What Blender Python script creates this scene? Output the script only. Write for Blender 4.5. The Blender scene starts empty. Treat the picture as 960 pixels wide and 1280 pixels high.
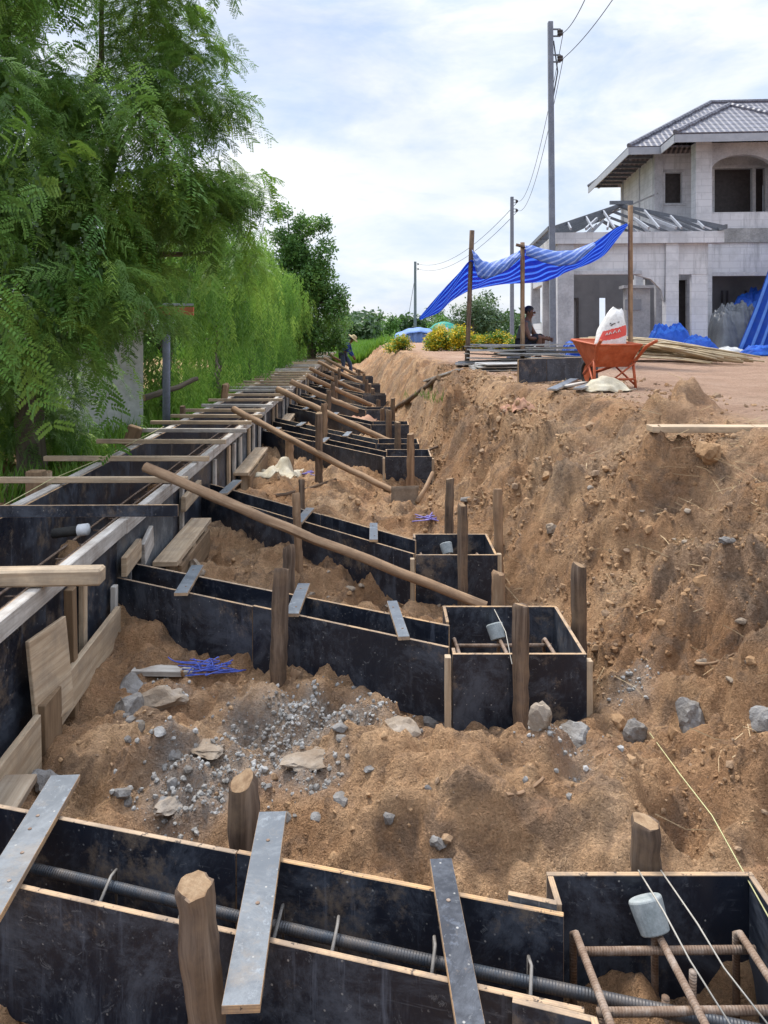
import bpy, bmesh, math, random
import numpy as np
from mathutils import Vector, Matrix, Euler

random.seed(7); RS = np.random.RandomState(11)
S = bpy.context.scene
COL = S.collection
V = Vector
R = math.radians

# ------------------------------------------------------------------ camera
FPX = 960.0; HOR = 412.0          # level camera with a lowered frame: uprights stay upright, horizon at row 412 of 1280
cam_d = bpy.data.cameras.new('camera'); cam = bpy.data.objects.new('camera', cam_d); COL.objects.link(cam)
cam.location = (0, 0, 0); cam.rotation_euler = (math.pi/2, 0, 0)
cam_d.sensor_fit = 'VERTICAL'; cam_d.sensor_height = 36; cam_d.sensor_width = 27
cam_d.lens = 36*FPX/1280; cam_d.shift_y = -(640-HOR)/1280; cam_d.clip_start = .05; cam_d.clip_end = 6000
S.camera = cam

def ray(u, v):
    return V(((u-480)/FPX, 1, -(v-HOR)/FPX))
def PD(u, v, z): return ray(u, v)*z*.955
def PZ(u, v, Z):
    d = ray(u, v); return d*(Z/d.z)
def PY(u, v, Y):
    d = ray(u, v); return d*(Y/d.y)

# ------------------------------------------------------------------ noise
_p = np.random.RandomState(3).permutation(256); _p = np.concatenate([_p, _p, _p])
_ang = np.random.RandomState(4).rand(256)*2*math.pi
_gx, _gy = np.cos(_ang), np.sin(_ang)
def pn(x, y, s=0):
    x = np.asarray(x, float)+s*17.31; y = np.asarray(y, float)+s*9.77
    xi = np.floor(x).astype(int); yi = np.floor(y).astype(int)
    xf = x-xi; yf = y-yi; xi &= 255; yi &= 255
    u = xf*xf*xf*(xf*(xf*6-15)+10); w = yf*yf*yf*(yf*(yf*6-15)+10)
    def g(i, j, dx, dy):
        h = _p[_p[(i) & 255]+((j) & 255)]
        return _gx[h]*dx+_gy[h]*dy
    a = g(xi, yi, xf, yf); b = g(xi+1, yi, xf-1, yf); c = g(xi, yi+1, xf, yf-1); d = g(xi+1, yi+1, xf-1, yf-1)
    return (a*(1-u)+b*u)*(1-w)+(c*(1-u)+d*u)*w
def fbm(x, y, o=4, s=0):
    t = 0; a = 1.; f = 1.
    for k in range(o):
        t = t+a*pn(x*f, y*f, s+k); a *= .5; f *= 2.03
    return t
def worley(x, y, s=0, keep=.7):
    """rounded lumps: height 0..1 of the nearest lump's dome, lumps of uneven size"""
    xi = np.floor(x).astype(int); yi = np.floor(y).astype(int); best = np.zeros(len(x))
    for i in (-1, 0, 1):
        for j in (-1, 0, 1):
            cx_, cy_ = xi+i, yi+j; h = _p[(_p[(cx_+s*13) & 255]+cy_) & 255]; h2 = _p[(h+77) & 255]; h3 = _p[(h2+31) & 255]; h4 = _p[(h3+5) & 255]
            dx = cx_+h/255-x; dy = cy_+h2/255-y; r = .35+.5*h3/255; d = np.sqrt(dx*dx+dy*dy)/r
            d = d*(1+.35*pn(x*3+h, y*3, s)); q = np.sqrt(np.maximum(0, 1-d*d))*r*(h4/255 < keep); best = np.maximum(best, q)
    return best

# ------------------------------------------------------------------ terrain
FLOOR, TERR = -1.79, -.67
CR_Y = [0, 2, 4.35, 4.84, 8.25, 11.1, 19.5, 33, 60]; CR_X = [3.25, 2.95, 2.4, 2.25, 1.62, 1.25, .65, .25, -.2]
TO_Y = [0, 4.2, 5.3, 6.7, 8.2, 9.4, 10.5, 14, 24, 33, 60];  TO_X = [1.10, 1.0, .82, .42, .45, .64, .52, .3, -.3, -1.0, -3.0]
def wall_x(y): return -1.485-.028*np.asarray(y, float)
def base_h(x, y):
    x = np.asarray(x, float); y = np.asarray(y, float)
    cr = np.interp(y, CR_Y, CR_X); to = np.interp(y, TO_Y, TO_X)
    t = np.clip((x-to)/(cr-to), 0, 1); bank = np.interp(t, [0, .12, .4, .55, .8, 1], [0, .10, .46, .60, .84, 1])
    fl = FLOOR+.0*x
    # low heap between the two nearest footings
    fl = fl+.24*np.exp(-((x-.45)/.75)**2-((y-2.72)/.42)**2)+.10*np.exp(-((x+.5)/.5)**2-((y-3.0)/.3)**2)
    fl = fl+.12*np.exp(-((x-.1)/.6)**2-((y-4.75)/.35)**2)
    h = fl+(TERR-fl)*bank
    # beyond the formwork wall
    wl = wall_x(y)-.95
    k = np.clip((wl-x)/.6, 0, 1); h = h*(1-k)+k*(-1.62+.02*np.clip(-x-4, 0, 8))
    # trench ends, field behind
    e = np.clip((y-36)/8, 0, 1)*np.clip((cr+.5-x)/1.0, 0, 1); h = h*(1-e)+e*-1.45
    e = np.clip((y-46)/14, 0, 1); h = h*(1-e)+e*-1.45
    return h, t
MOUNDS = [(1.02, 2.5, .34, .26, .10), (2.36, 6.0, .15, .15, .19), (2.12, 5.85, .36, .2, .10), (1.62, 5.0, .22, .2, .16), (2.05, 4.9, .25, .18, .10), (1.28, 2.6, .16, .14, .10), (.25, 2.62, .16, .13, .08), (.6, 2.5, .12, .1, .06)]
def TH(x, y, fine=True):
    x = np.asarray(x, float); y = np.asarray(y, float)
    h, t = base_h(x, y)
    bank = np.clip(t/.34, 0, 1)*np.clip((1.25-t)/.4, 0, 1)
    cr = np.interp(y, CR_Y, CR_X)
    bank = bank*np.clip((1.0-t)/.4, .12, 1)*np.clip(1-(x-cr)/.5, 0, 1)
    terr = np.clip((x-cr)/.5, 0, 1)
    near = np.clip((60-y)/20, 0, 1)
    flo = (1-bank)*(1-terr)
    lump = fbm(x*1.15, y*1.15, 3, 1)*.26+np.abs(pn(x*2.6, y*2.6, 5))*.08-.02
    q = fbm(x*.85+.25*pn(x*3, y*3, 70), y*.85, 3, 71)*4.0; fr = q-np.floor(q); lump = lump+.07*(.3+np.floor(q)+np.clip((fr-.62)/.30, 0, 1)**1.5)      # slumped ledges and little scarps
    q = fbm(x*2.1+.3*pn(x*5, y*5, 72), y*2.1, 2, 73)*3.5; fr = q-np.floor(q); lump = lump+.035*(.3+np.floor(q)+np.clip((fr-.6)/.3, 0, 1))
    sp = (.42-2*np.abs(pn((y+1.1*x)*.85+.3*pn(x*2, y*2, 81), x*.45, 80)))*.20+(.4-2*np.abs(pn((y+1.1*x)*2.1, x*.9, 82)))*.10     # spurs and scooped hollows running down the slope
    lump = lump+.45*sp*np.clip((1.0-t)/.3, 0, 1)
    lump = lump+(pn((y+1.15*x)*7.5+.7*pn(x*3, y*3, 95), x*1.2-y*.6, 94)*.032+worley(x*3.1+.2*pn(x*4, y*4, 96), y*3.1, 6, .6)*.08*np.clip((t-.28)/.15, 0, 1))*np.clip((1.0-t)/.2, 0, 1)     # digger tooth marks, heaped clods on the ledge
    def saw(ph): f_ = ph-np.floor(ph); return np.where(f_ < .16, f_/.16, (1-f_)/.84)
    w_ = y+1.12*x; s1 = saw(w_*.80+.85*fbm(x*.9, y*.9, 3, 101))-.5; s2 = saw(w_*1.9+1.0*fbm(x*1.6, y*1.6, 3, 102)+.3)-.5
    lump = lump+(s1*.17*(.6+.8*np.clip(fbm(x*.6, y*.6, 2, 103)+.4, 0, 1))+s2*.08)*np.clip(t/.25, 0, 1)*np.clip((1.0-t)/.35, 0, 1)      # slumped blocks one behind another, broken faces towards the near side
    strk = pn((x-y*.5)*1.1, (y+1.1*x)*4.2, 8)*.06
    fl0 = (saw(y*2.1+.6*x+.8*fbm(x*1.5, y*1.5, 3, 104))-.5)*.06
    fl = fl0+fbm(x*1.4, y*1.4, 3, 2)*.13+np.abs(pn(x*4.2, y*4.2, 6))*.09-.03
    q = fbm(x*1.6+.3*pn(x*4, y*4, 74), y*1.6, 3, 75)*4; fr = q-np.floor(q); fl = fl+.035*(np.floor(q)+np.clip((fr-.65)/.3, 0, 1))
    te = fbm(x*.5, y*.5, 3, 3)*.05+pn(x*3.1, y*3.1, 4)*.012
    lump = lump*np.clip(1-(y-11)/14, .5, 1)
    h = h+near*(bank*(lump+strk)+flo*fl+terr*te*np.clip((60-y)/20, 0, 1))
    if fine:
        cl = np.maximum(0, .42-np.abs(pn(x*9, y*9, 12)))*.065*np.clip(fbm(x*1.1, y*1.1, 2, 30)+.6, 0, 1.2)
        cl2 = np.maximum(0, .4-np.abs(pn(x*21, y*21, 13)))*.032
        cl3 = pn(x*46, y*46, 15)*.007
        wx = x+.05*pn(x*7, y*7, 50); wy = y+.05*pn(x*7, y*7, 51); m1 = np.clip(fbm(x*.9, y*.9, 2, 33)*1.8+.7, 0, 1)
        k0 = worley(wx*2.7, wy*2.7, 4, .55)*.15*np.clip(fbm(x*.7, y*.7, 2, 90)*1.6+.5, .1, 1); k1 = k0+worley(wx*5.2, wy*5.2, 1, .55)*.16*m1; k2 = worley(wx*11, wy*11, 2, .6)*.085*np.clip(m1+.3, 0, 1); k3 = worley(wx*21, wy*21, 3, .65)*.042; cl3 = cl3*1.8
        h = h+near*((cl*.6+cl2+cl3-.03)*(bank*1.25+flo*.8+terr*.22)+(k1*(bank*.55+flo*.5+terr*.07)+(k2+k3*1.2-.04)*(bank*.95+flo*.55+terr*.07)))
        cap = TERR+.03+.05*pn(x*1.7, y*1.7, 92); h = np.where((h > cap) & (y < 60), cap+.22*(h-cap), h)
        # dark mounds on the terrace edge, lumps high on the bank
        for (mx_, my_, sx_, sy_, hh) in MOUNDS:
            qx = x+.10*pn(x*6, y*6, 60); qy = y+.10*pn(x*6, y*6, 61); e = np.exp(-(((qx-mx_)/sx_)**2+((qy-my_)/sy_)**2)); h = h+hh*e*(1+1.1*pn(x*4.3, y*4.3, 17)+.6*pn(x*11, y*11, 18))
    return h
def th(x, y): return float(TH(np.array([x]), np.array([y]))[0])
def hit(u, v):
    d = ray(u, v); z = .8
    while z < 300:
        p = d*z
        if p.z < th(p.x, p.y): return p
        z *= 1.006
    return d*z

# ------------------------------------------------------------------ material helpers
class NT:
    def __init__(s, name):
        s.m = bpy.data.materials.new(name); s.m.use_nodes = True; s.t = s.m.node_tree
        s.b = s.t.nodes['Principled BSDF']; s.out = s.t.nodes['Material Output']
    def n(s, typ, ins=None, **kw):
        q = s.t.nodes.new(typ)
        for k, v in kw.items(): setattr(q, k, v)
        for k, v in (ins or {}).items(): s.set(q, k, v)
        return q
    def set(s, q, k, v):
        if isinstance(v, bpy.types.NodeSocket): s.t.links.new(v, q.inputs[k])
        else: q.inputs[k].default_value = v
    def coord(s, kind='Object', scale=(1, 1, 1), rnd=True):
        if kind == 'World': c = s.n('ShaderNodeNewGeometry').outputs['Position']
        else: c = s.n('ShaderNodeTexCoord').outputs[kind]
        mp = s.n('ShaderNodeMapping', {'Vector': c, 'Scale': scale})
        if rnd and kind != 'World':
            oi = s.n('ShaderNodeObjectInfo').outputs['Random']
            mu = s.n('ShaderNodeMath', {0: oi, 1: 37.0}, operation='MULTIPLY').outputs[0]
            cb = s.n('ShaderNodeCombineXYZ', {0: mu, 1: mu, 2: mu}).outputs[0]
            s.set(mp, 'Location', cb)
        return mp.outputs[0]
    def noise(s, c, scale, det=4, rough=.6, dist=0):
        return s.n('ShaderNodeTexNoise', {'Vector': c, 'Scale': scale, 'Detail': det, 'Roughness': rough, 'Distortion': dist}).outputs['Fac']
    def ramp(s, f, stops, mode='LINEAR'):
        q = s.n('ShaderNodeValToRGB', {'Fac': f}); e = q.color_ramp.elements; q.color_ramp.interpolation = mode
        while len(e) > 1: e.remove(e[-1])
        for i, (p, c) in enumerate(stops):
            c = (c, c, c) if isinstance(c, (int, float)) else c
            if i == 0: e[0].position = p; e[0].color = (*c, 1)
            else:
                x = e.new(p); x.color = (*c, 1)
        return q.outputs['Color']
    def mix(s, f, a, b, mode='MIX'):
        q = s.n('ShaderNodeMix', data_type='RGBA', blend_type=mode); q.clamp_factor = True
        for i, v in ((0, f), (6, a), (7, b)):
            if isinstance(v, bpy.types.NodeSocket): s.t.links.new(v, q.inputs[i])
            else: q.inputs[i].default_value = v if i == 0 else (*v, 1)
        return q.outputs[2]
    def math(s, op, a, b=0.0):
        return s.n('ShaderNodeMath', {0: a, 1: b}, operation=op).outputs[0]
    def bump(s, h, strength=.5, dist=.01, prev=None):
        q = s.n('ShaderNodeBump', {'Height': h, 'Strength': strength, 'Distance': dist})
        if prev is not None: s.set(q, 'Normal', prev)
        return q.outputs[0]
    def fin(s, col=None, rough=None, nrm=None, spec=None, metal=None):
        for k, v in (('Base Color', col), ('Roughness', rough), ('Normal', nrm), ('Specular IOR Level', spec), ('Metallic', metal)):
            if v is None: continue
            if isinstance(v, tuple): v = (*v, 1)
            s.set(s.b, k, v)
        return s.m

def m_mottled(name, cols, scale=6, rough=.85, bump=.4, bdist=.01, bscale=None, kind='Object', stretch=(1, 1, 1), spec=.3, lo=.3, hi=.7):
    k = NT(name); c = k.coord(kind, stretch); f = k.noise(c, scale, 6, .65)
    n = len(cols); col = k.ramp(f, [(lo+(hi-lo)*i/(n-1), cc) for i, cc in enumerate(cols)])
    f2 = k.noise(c, bscale or scale*6, 5, .7)
    col = k.mix(.35, col, k.ramp(f2, [(.3, .25), (.7, 1.0)]), 'MULTIPLY') if bump else col
    return k.fin(col, rough, k.bump(f2, bump, bdist) if bump else None, spec)

def m_wood(name, c1, c2, c3, rough=.8, grain=1.0, dirt=(.12, .09, .065), dirt_amt=.5):
    k = NT(name); c = k.coord('UV', (2.2, 38*grain, 1)); f = k.noise(c, 1.0, 6, .65, .6)
    col = k.ramp(f, [(.28, c1), (.5, c2), (.72, c3)])
    o = k.coord('Object', (1, 1, 1)); g = k.noise(o, 5, 5, .7)
    col = k.mix(k.math('MULTIPLY', k.ramp(g, [(.45, 0.), (.7, 1.)]), dirt_amt), col, dirt)
    return k.fin(col, rough, k.bump(f, .45, .004), .25)

def m_film(name, base=(.009, .0125, .022), dust=(.065, .076, .098), mud=(.22, .165, .115), dusty=.85, muddy=.55, rough=(.26, .5)):
    k = NT(name); o = k.coord('Object'); u = k.coord('UV', (1, 1, 1))
    a = k.noise(o, 2.6, 12, .84, .5); b = k.noise(k.coord('Object', (9, 9, 2)), 1.6, 5, .7); s2 = k.noise(o, 26, 4, .7)
    f = k.math('MULTIPLY', k.ramp(a, [(.475, 0.), (.60, 1.)]), dusty)
    col = k.mix(f, base, dust)
    f2 = k.math('MULTIPLY', k.ramp(b, [(.58, 0.), (.74, 1.)]), dusty*.7); col = k.mix(f2, col, dust)
    dr = k.noise(k.coord('Object', (14, 14, .9)), 1.5, 5, .75); f4 = k.math('MULTIPLY', k.ramp(dr, [(.56, 0.), (.66, 1.)]), k.ramp(k.noise(o, 2.3, 3), [(.42, 0.), (.6, .6)])); col = k.mix(f4, col, tuple(min(1, q*1.7) for q in dust))
    sc2 = k.n('ShaderNodeTexNoise', {'Vector': k.coord('Object', (5, 5, 5)), 'Scale': 2.5, 'Detail': 9.0, 'Roughness': .8, 'Distortion': 2.5}).outputs['Fac']; col = k.mix(k.ramp(sc2, [(.60, 0.), (.63, .75), (.66, 0.)]), col, (.17, .18, .19))
    m0 = k.noise(o, 1.9, 7, .75); f3 = k.math('MULTIPLY', k.ramp(k.noise(o, 2.2, 12, .8), [(.545, 0.), (.62, 1.)]), muddy); col = k.mix(f3, col, mud)
    vo = k.n('ShaderNodeTexVoronoi', {'Vector': o, 'Scale': 34.0}).outputs['Distance']
    sp = k.math('MULTIPLY', k.ramp(vo, [(.08, 1.), (.13, 0.)]), k.ramp(s2, [(.44, 0.), (.6, .9)])); col = k.mix(sp, col, (.32, .31, .29))
    scr = k.noise(k.coord('Object', (3, 3, 40)), 2.0, 3, .6); col = k.mix(k.ramp(scr, [(.66, 0.), (.7, .25)]), col, (.12, .13, .15))
    rg = k.ramp(a, [(.35, rough[0]), (.7, rough[1]+.2)])
    return k.fin(col, rg, k.bump(s2, .12, .002), .5)

M = {}
M['film'] = m_film('film_plywood')
M['film_old'] = m_film('weathered_film_plywood', (.05, .058, .07), (.17, .18, .19), (.2, .17, .13), .9, .4, (.5, .7))
M['film_grey'] = m_film('grey_film_strip', (.085, .1, .12), (.17, .19, .21), (.23, .18, .13), .8, .35, (.3, .5))
def m_edge():
    k = NT('plywood_edge'); o = k.coord('UV', (1, 1, 1)); sx = k.n('ShaderNodeSeparateXYZ', {0: o}).outputs[1]
    st = k.math('SINE', k.math('MULTIPLY', sx, 900.0)); n = k.noise(k.coord('Object'), 9, 5, .7)
    col = k.mix(k.ramp(st, [(.0, 0.), (.8, .6)]), (.52, .33, .17), (.27, .15, .075))
    rn = k.n('ShaderNodeObjectInfo').outputs['Random']; col = k.mix(k.math('MULTIPLY', rn, .55), col, (.36, .31, .255))
    col = k.mix(k.math('MULTIPLY', k.ramp(n, [(.42, 0.), (.6, 1.)]), .8), col, (.22, .17, .13)); n2 = k.noise(k.coord('Object'), 38, 3, .7); col = k.mix(k.ramp(n2, [(.6, 0.), (.66, .9)]), col, (.06, .05, .045))
    return k.fin(col, .85, None, .2)
M['edge'] = m_edge()
M['edge_grey'] = m_mottled('weathered_plywood_edge', [(.26, .24, .21), (.4, .37, .33), (.5, .47, .42)], 7, .9, .2, .003)
M['wood_tan'] = m_wood('used_pine_timber', (.30, .21, .13), (.44, .33, .22), (.56, .45, .32), .85, 1, (.22, .18, .14), .7)
M['wood_grey'] = m_wood('weathered_timber', (.27, .245, .22), (.44, .41, .37), (.6, .57, .53), .85, 1, (.16, .12, .09), .6)
M['wood_mud'] = m_wood('muddy_timber', (.2, .155, .11), (.29, .235, .175), (.36, .31, .25), .9, 1, (.2, .145, .1), .9)
M['wood_brown'] = m_wood('stained_timber', (.13, .085, .05), (.22, .145, .085), (.3, .21, .13), .85, 1, (.1, .075, .05), .5)
M['bark'] = m_wood('stake_bark', (.04, .027, .02), (.115, .08, .058), (.23, .17, .125), .95, .9, (.26, .17, .10), .6)
M['bark_pale'] = m_wood('peeled_stake_wood', (.16, .095, .055), (.29, .185, .11), (.41, .285, .18), .85, .6, (.15, .095, .06), .75)
M['cut'] = m_mottled('sawn_end_grain', [(.17, .10, .055), (.29, .19, .11), (.38, .27, .165)], 30, .9, .3, .003)
def m_rust():
    k = NT('rusty_rebar'); u = k.coord('UV'); s = k.n('ShaderNodeSeparateXYZ', {0: u}); w = k.math('SINE', k.math('ADD', k.math('MULTIPLY', s.outputs[0], 820.0), k.math('MULTIPLY', s.outputs[1], 60.0)))
    n = k.noise(k.coord('Object'), 22, 6, .7); col = k.ramp(n, [(.3, (.11, .065, .042)), (.5, (.2, .135, .095)), (.7, (.34, .28, .235))]); col = k.mix(k.ramp(w, [(.3, .0), (.9, .18)]), col, (.42, .33, .26))
    return k.fin(col, .75, k.bump(w, .3, .002, k.bump(n, .4, .003)), .3)
M['rust'] = m_rust()
def m_rebar_dark():
    k = NT('ribbed_dark_rebar'); u = k.coord('UV'); sx = k.n('ShaderNodeSeparateXYZ', {0: u}).outputs[0]
    w = k.math('SINE', k.math('MULTIPLY', sx, 820.0)); n = k.noise(k.coord('Object'), 14, 5, .7)
    col = k.mix(k.ramp(n, [(.4, 0.), (.65, .6)]), (.045, .055, .07), (.15, .12, .095))
    return k.fin(col, .45, k.bump(w, .5, .002), .5, .3)
M['rebar_dark'] = m_rebar_dark()
M['wire'] = m_mottled('tie_wire', [(.12, .11, .1), (.25, .23, .21)], 30, .5, 0)
M['string'] = m_mottled('setting_out_string', [(.3, .28, .24), (.46, .43, .38)], 30, .9, 0)
M['string_y'] = m_mottled('yellow_string', [(.42, .40, .2), (.55, .52, .28)], 30, .9, 0)
M['spacer'] = m_mottled('cement_spacer', [(.24, .27, .27), (.33, .36, .36), (.42, .44, .43)], 20, .8, .3, .004)
M['conc'] = m_mottled('broken_concrete', [(.15, .118, .085), (.215, .20, .185), (.31, .305, .30)], 6, .95, .8, .012, 40, lo=.3, hi=.68)
M['conc_tan'] = m_mottled('muddy_concrete', [(.22, .16, .11), (.31, .25, .19), (.37, .32, .27)], 8, .95, .6, .01, 40)
M['gravel'] = m_mottled('crushed_grey_stone', [(.19, .165, .14), (.33, .32, .30), (.50, .49, .475)], 9, .9, .3, .005, kind='World')
M['sack'] = m_mottled('woven_sack', [(.42, .36, .25), (.55, .49, .37), (.62, .57, .46)], 8, .9, .5, .006, 120)
M['sack_white'] = m_mottled('white_woven_sack', [(.6, .58, .54), (.74, .73, .7), (.8, .79, .77)], 7, .7, .5, .01, 30)
M['steel'] = m_mottled('grey_painted_steel', [(.10, .11, .13), (.16, .175, .20)], 5, .5, .1)
M['steel_light'] = m_mottled('light_steel', [(.26, .275, .31), (.34, .355, .39)], 5, .5, 0)
M['pole'] = m_mottled('concrete_pole', [(.155, .175, .22), (.22, .245, .295)], 4, .85, .3)
M['dark'] = m_mottled('dark_insulator_and_room_shade', [(.03, .025, .025), (.06, .05, .05)], 10, .4, 0)  # also colours the dark sheets that stand for shade in openings
M['cable'] = m_mottled('power_cable', [(.03, .03, .035), (.05, .05, .055)], 10, .6, 0)
M['orange'] = m_mottled('orange_paint', [(.38, .075, .025), (.5, .11, .04), (.56, .16, .075)], 9, .55, .15, .004, 30)
M['tyre'] = m_mottled('black_rubber', [(.015, .015, .016), (.035, .033, .03)], 9, .8, .2)
M['white'] = m_mottled('white_render', [(.55, .56, .56), (.7, .71, .72)], 2.5, .9, .15, .004)
M['red_print'] = m_mottled('red_print', [(.55, .06, .045), (.65, .1, .08)], 6, .6, 0)
M['fascia'] = m_mottled('orange_fascia', [(.42, .13, .06), (.52, .19, .1)], 6, .7, .1)
M['roofsheet'] = m_mottled('roof_sheet', [(.3, .34, .4), (.42, .46, .52)], 6, .5, .1)
M['umb'] = m_mottled('green_umbrella_cloth', [(.01, .2, .155), (.02, .27, .21)], 3, .7, 0)
M['tentblue'] = m_mottled('blue_tent_cloth', [(.1, .2, .5), (.2, .32, .62)], 3, .7, .2)
M['skin'] = m_mottled('tanned_skin', [(.13, .06, .038), (.17, .085, .055)], 8, .55, 0)
M['hair'] = m_mottled('black_hair', [(.008, .007, .007), (.02, .018, .018)], 30, .5, .3)
M['shirt_navy'] = m_mottled('navy_cloth', [(.02, .045, .2), (.035, .07, .28)], 7, .9, .3)
M['jeans'] = m_mottled('blue_jeans', [(.05, .075, .15), (.09, .125, .22)], 8, .9, .3)
M['vest'] = m_mottled('grey_vest', [(.10, .10, .1), (.17, .17, .165)], 8, .9, .3)
M['shorts'] = m_mottled('dark_shorts', [(.02, .02, .025), (.04, .04, .05)], 8, .9, .3)
M['straw_hat'] = m_mottled('straw_hat', [(.42, .33, .17), (.55, .45, .27)], 12, .9, .4)
M['straw'] = m_mottled('dry_straw', [(.28, .19, .1), (.45, .33, .19), (.55, .44, .28)], 4, .9, 0, kind='World')
M['bamboo'] = m_wood('split_bamboo', (.32, .23, .13), (.46, .36, .22), (.56, .47, .32), .6)
M['rope'] = m_mottled('blue_plastic_rope', [(.04, .07, .38), (.12, .17, .55)], 20, .45, 0)
M['purple'] = m_mottled('violet_string', [(.16, .13, .42), (.3, .26, .55)], 20, .6, 0)
M['sheetgrey'] = m_mottled('fibre_cement_sheet', [(.24, .235, .23), (.36, .355, .35), (.43, .42, .41)], 5, .9, .2)

def m_tarp(name='blue_tarp', dark=(.012, .10, .56), light=(.2, .43, .9), stripes=7.0, trans=.62):
    k = NT(name); u = k.coord('UV', rnd=False); sy = k.n('ShaderNodeSeparateXYZ', {0: u}).outputs[1]
    w = k.math('SINE', k.math('MULTIPLY', sy, stripes*2*math.pi)); f = k.ramp(w, [(.35, 0.), (.65, 1.)])
    n = k.noise(k.coord('Object'), 4, 5, .7); col = k.mix(f, dark, light)
    col = k.mix(k.math('MULTIPLY', k.ramp(n, [(.45, 0.), (.75, 1.)]), .35), col, (.12, .2, .5))
    tr = k.n('ShaderNodeBsdfTranslucent', {'Color': col}).outputs[0]
    fo = k.n('ShaderNodeTexVoronoi', {'Vector': k.coord('Object', (1, 1, 1)), 'Scale': 3.5}, feature='DISTANCE_TO_EDGE').outputs['Distance']
    k.fin(col, .55, k.bump(n, .6, .04, k.bump(k.ramp(fo, [(.0, 1.), (.12, 0.)]), .35, .02)), .3)
    mx = k.n('ShaderNodeMixShader', {0: trans, 1: k.b.outputs[0], 2: tr}); k.t.links.new(mx.outputs[0], k.out.inputs[0])
    return k.m
M['tarp'] = m_tarp()
M['tarp_top'] = m_tarp('pale_blue_tarp', (.10, .19, .55), (.36, .47, .78), 9, .3)  # paler blue stripes for the canopy's folded edges
M['tarp_plain'] = m_tarp('plain_blue_tarp', (.012, .09, .5), (.03, .16, .66), 5, .15)

def m_plastic():
    k = NT('translucent_sheeting'); n = k.noise(k.coord('Object'), 3, 5, .7)
    k.fin(k.ramp(n, [(.35, (.11, .125, .145)), (.7, (.22, .24, .27))]), .3, k.bump(n, .6, .05), .6)
    tp = k.n('ShaderNodeBsdfTransparent').outputs[0]
    mx = k.n('ShaderNodeMixShader', {0: .3, 1: k.b.outputs[0], 2: tp}); k.t.links.new(mx.outputs[0], k.out.inputs[0])
    return k.m
M['plastic'] = m_plastic()

def m_block():
    k = NT('aerated_block_wall'); c = k.coord('UV', rnd=False)
    br = k.n('ShaderNodeTexBrick', {'Vector': c, 'Color1': (.54, .555, .59, 1), 'Color2': (.59, .60, .63, 1), 'Mortar': (.47, .48, .515, 1), 'Scale': 1.0,
                                    'Mortar Size': .012, 'Brick Width': .6, 'Row Height': .2, 'Bias': .0})
    n = k.noise(k.coord('Object', rnd=False), 1.4, 7, .7); n2 = k.noise(k.coord('Object', rnd=False), 11, 4, .7)
    col = k.mix(k.ramp(n, [(.46, 0.), (.62, .8)]), br.outputs['Color'], (.41, .425, .455)); st_ = k.noise(k.coord('Object', (3, 3, .35), rnd=False), 1.2, 6, .75); col = k.mix(k.ramp(st_, [(.55, 0.), (.7, .7)]), col, (.25, .26, .28))
    col = k.mix(k.ramp(n2, [(.58, 0.), (.72, .5)]), col, (.56, .56, .55))
    return k.fin(col, .95, k.bump(br.outputs['Fac'], -.15, .004), .2)
M['block'] = m_block()
M['cast'] = m_mottled('cast_concrete', [(.33, .34, .37), (.49, .50, .535), (.6, .605, .63)], 1.7, .92, .4, .006, 20)
M['cast_dark'] = m_mottled('dark_cast_concrete', [(.22, .225, .23), (.31, .315, .32), (.40, .405, .41)], 2.5, .92, .4, .006, 20)  # darker grey than the other cast concrete
M['interior'] = m_mottled('shade_coloured_interior_wall', [(.14, .14, .15), (.2, .2, .21)], 2, .95, 0)  # indoor shade is put into this wall colour
def m_tiles():
    k = NT('roof_tiles'); u = k.coord('UV', rnd=False); s = k.n('ShaderNodeSeparateXYZ', {0: u})
    x, y = s.outputs[0], s.outputs[1]
    wx = k.math('SINE', k.math('MULTIPLY', x, 2*math.pi/.17)); wy = k.math('FRACT', k.math('DIVIDE', y, .33))
    n = k.noise(k.coord('Object', rnd=False), 6, 4, .6)
    h = k.math('ADD', k.math('MULTIPLY', wx, .3), k.math('MULTIPLY', wy, -.9))
    col = k.ramp(n, [(.35, (.095, .095, .118)), (.65, (.17, .168, .205))])
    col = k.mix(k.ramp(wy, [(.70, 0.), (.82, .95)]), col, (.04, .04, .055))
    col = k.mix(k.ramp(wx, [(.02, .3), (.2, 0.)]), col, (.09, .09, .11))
    return k.fin(col, .5, k.bump(h, 1.0, .05), .5)
M['tiles'] = m_tiles()

def m_leaf(name, c1, c2, c3, trans=.4, rough=.5):
    k = NT(name); a = k.n('ShaderNodeAttribute', attribute_name='tone').outputs['Fac']
    col = k.ramp(a, [(.0, c1), (.55, c2), (1., c3)])
    tr = k.n('ShaderNodeBsdfTranslucent', {'Color': k.mix(.5, col, (.10, .2, .02))}).outputs[0]
    k.fin(col, rough, None, .35)
    mx = k.n('ShaderNodeMixShader', {0: trans, 1: k.b.outputs[0], 2: tr}); k.t.links.new(mx.outputs[0], k.out.inputs[0])
    return k.m
M['leaf_pin'] = m_leaf('feathery_leaves', (.075, .165, .045), (.19, .335, .075), (.43, .60, .11))
M['leaf_will'] = m_leaf('drooping_leaves', (.07, .18, .04), (.19, .36, .06), (.38, .55, .10))
M['leaf_dark'] = m_leaf('dense_dark_leaves', (.04, .12, .03), (.11, .23, .055), (.23, .38, .08), .4)
M['leaf_far'] = m_leaf('distant_leaves', (.05, .095, .05), (.085, .14, .07), (.14, .2, .09), .25)
M['leaf_vine'] = m_leaf('vine_leaves', (.035, .08, .025), (.065, .125, .04), (.12, .19, .06), .3)
M['leaf_yellow'] = m_leaf('yellow_blossom', (.35, .3, .02), (.62, .44, .015), (.8, .58, .03), .3)
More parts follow.
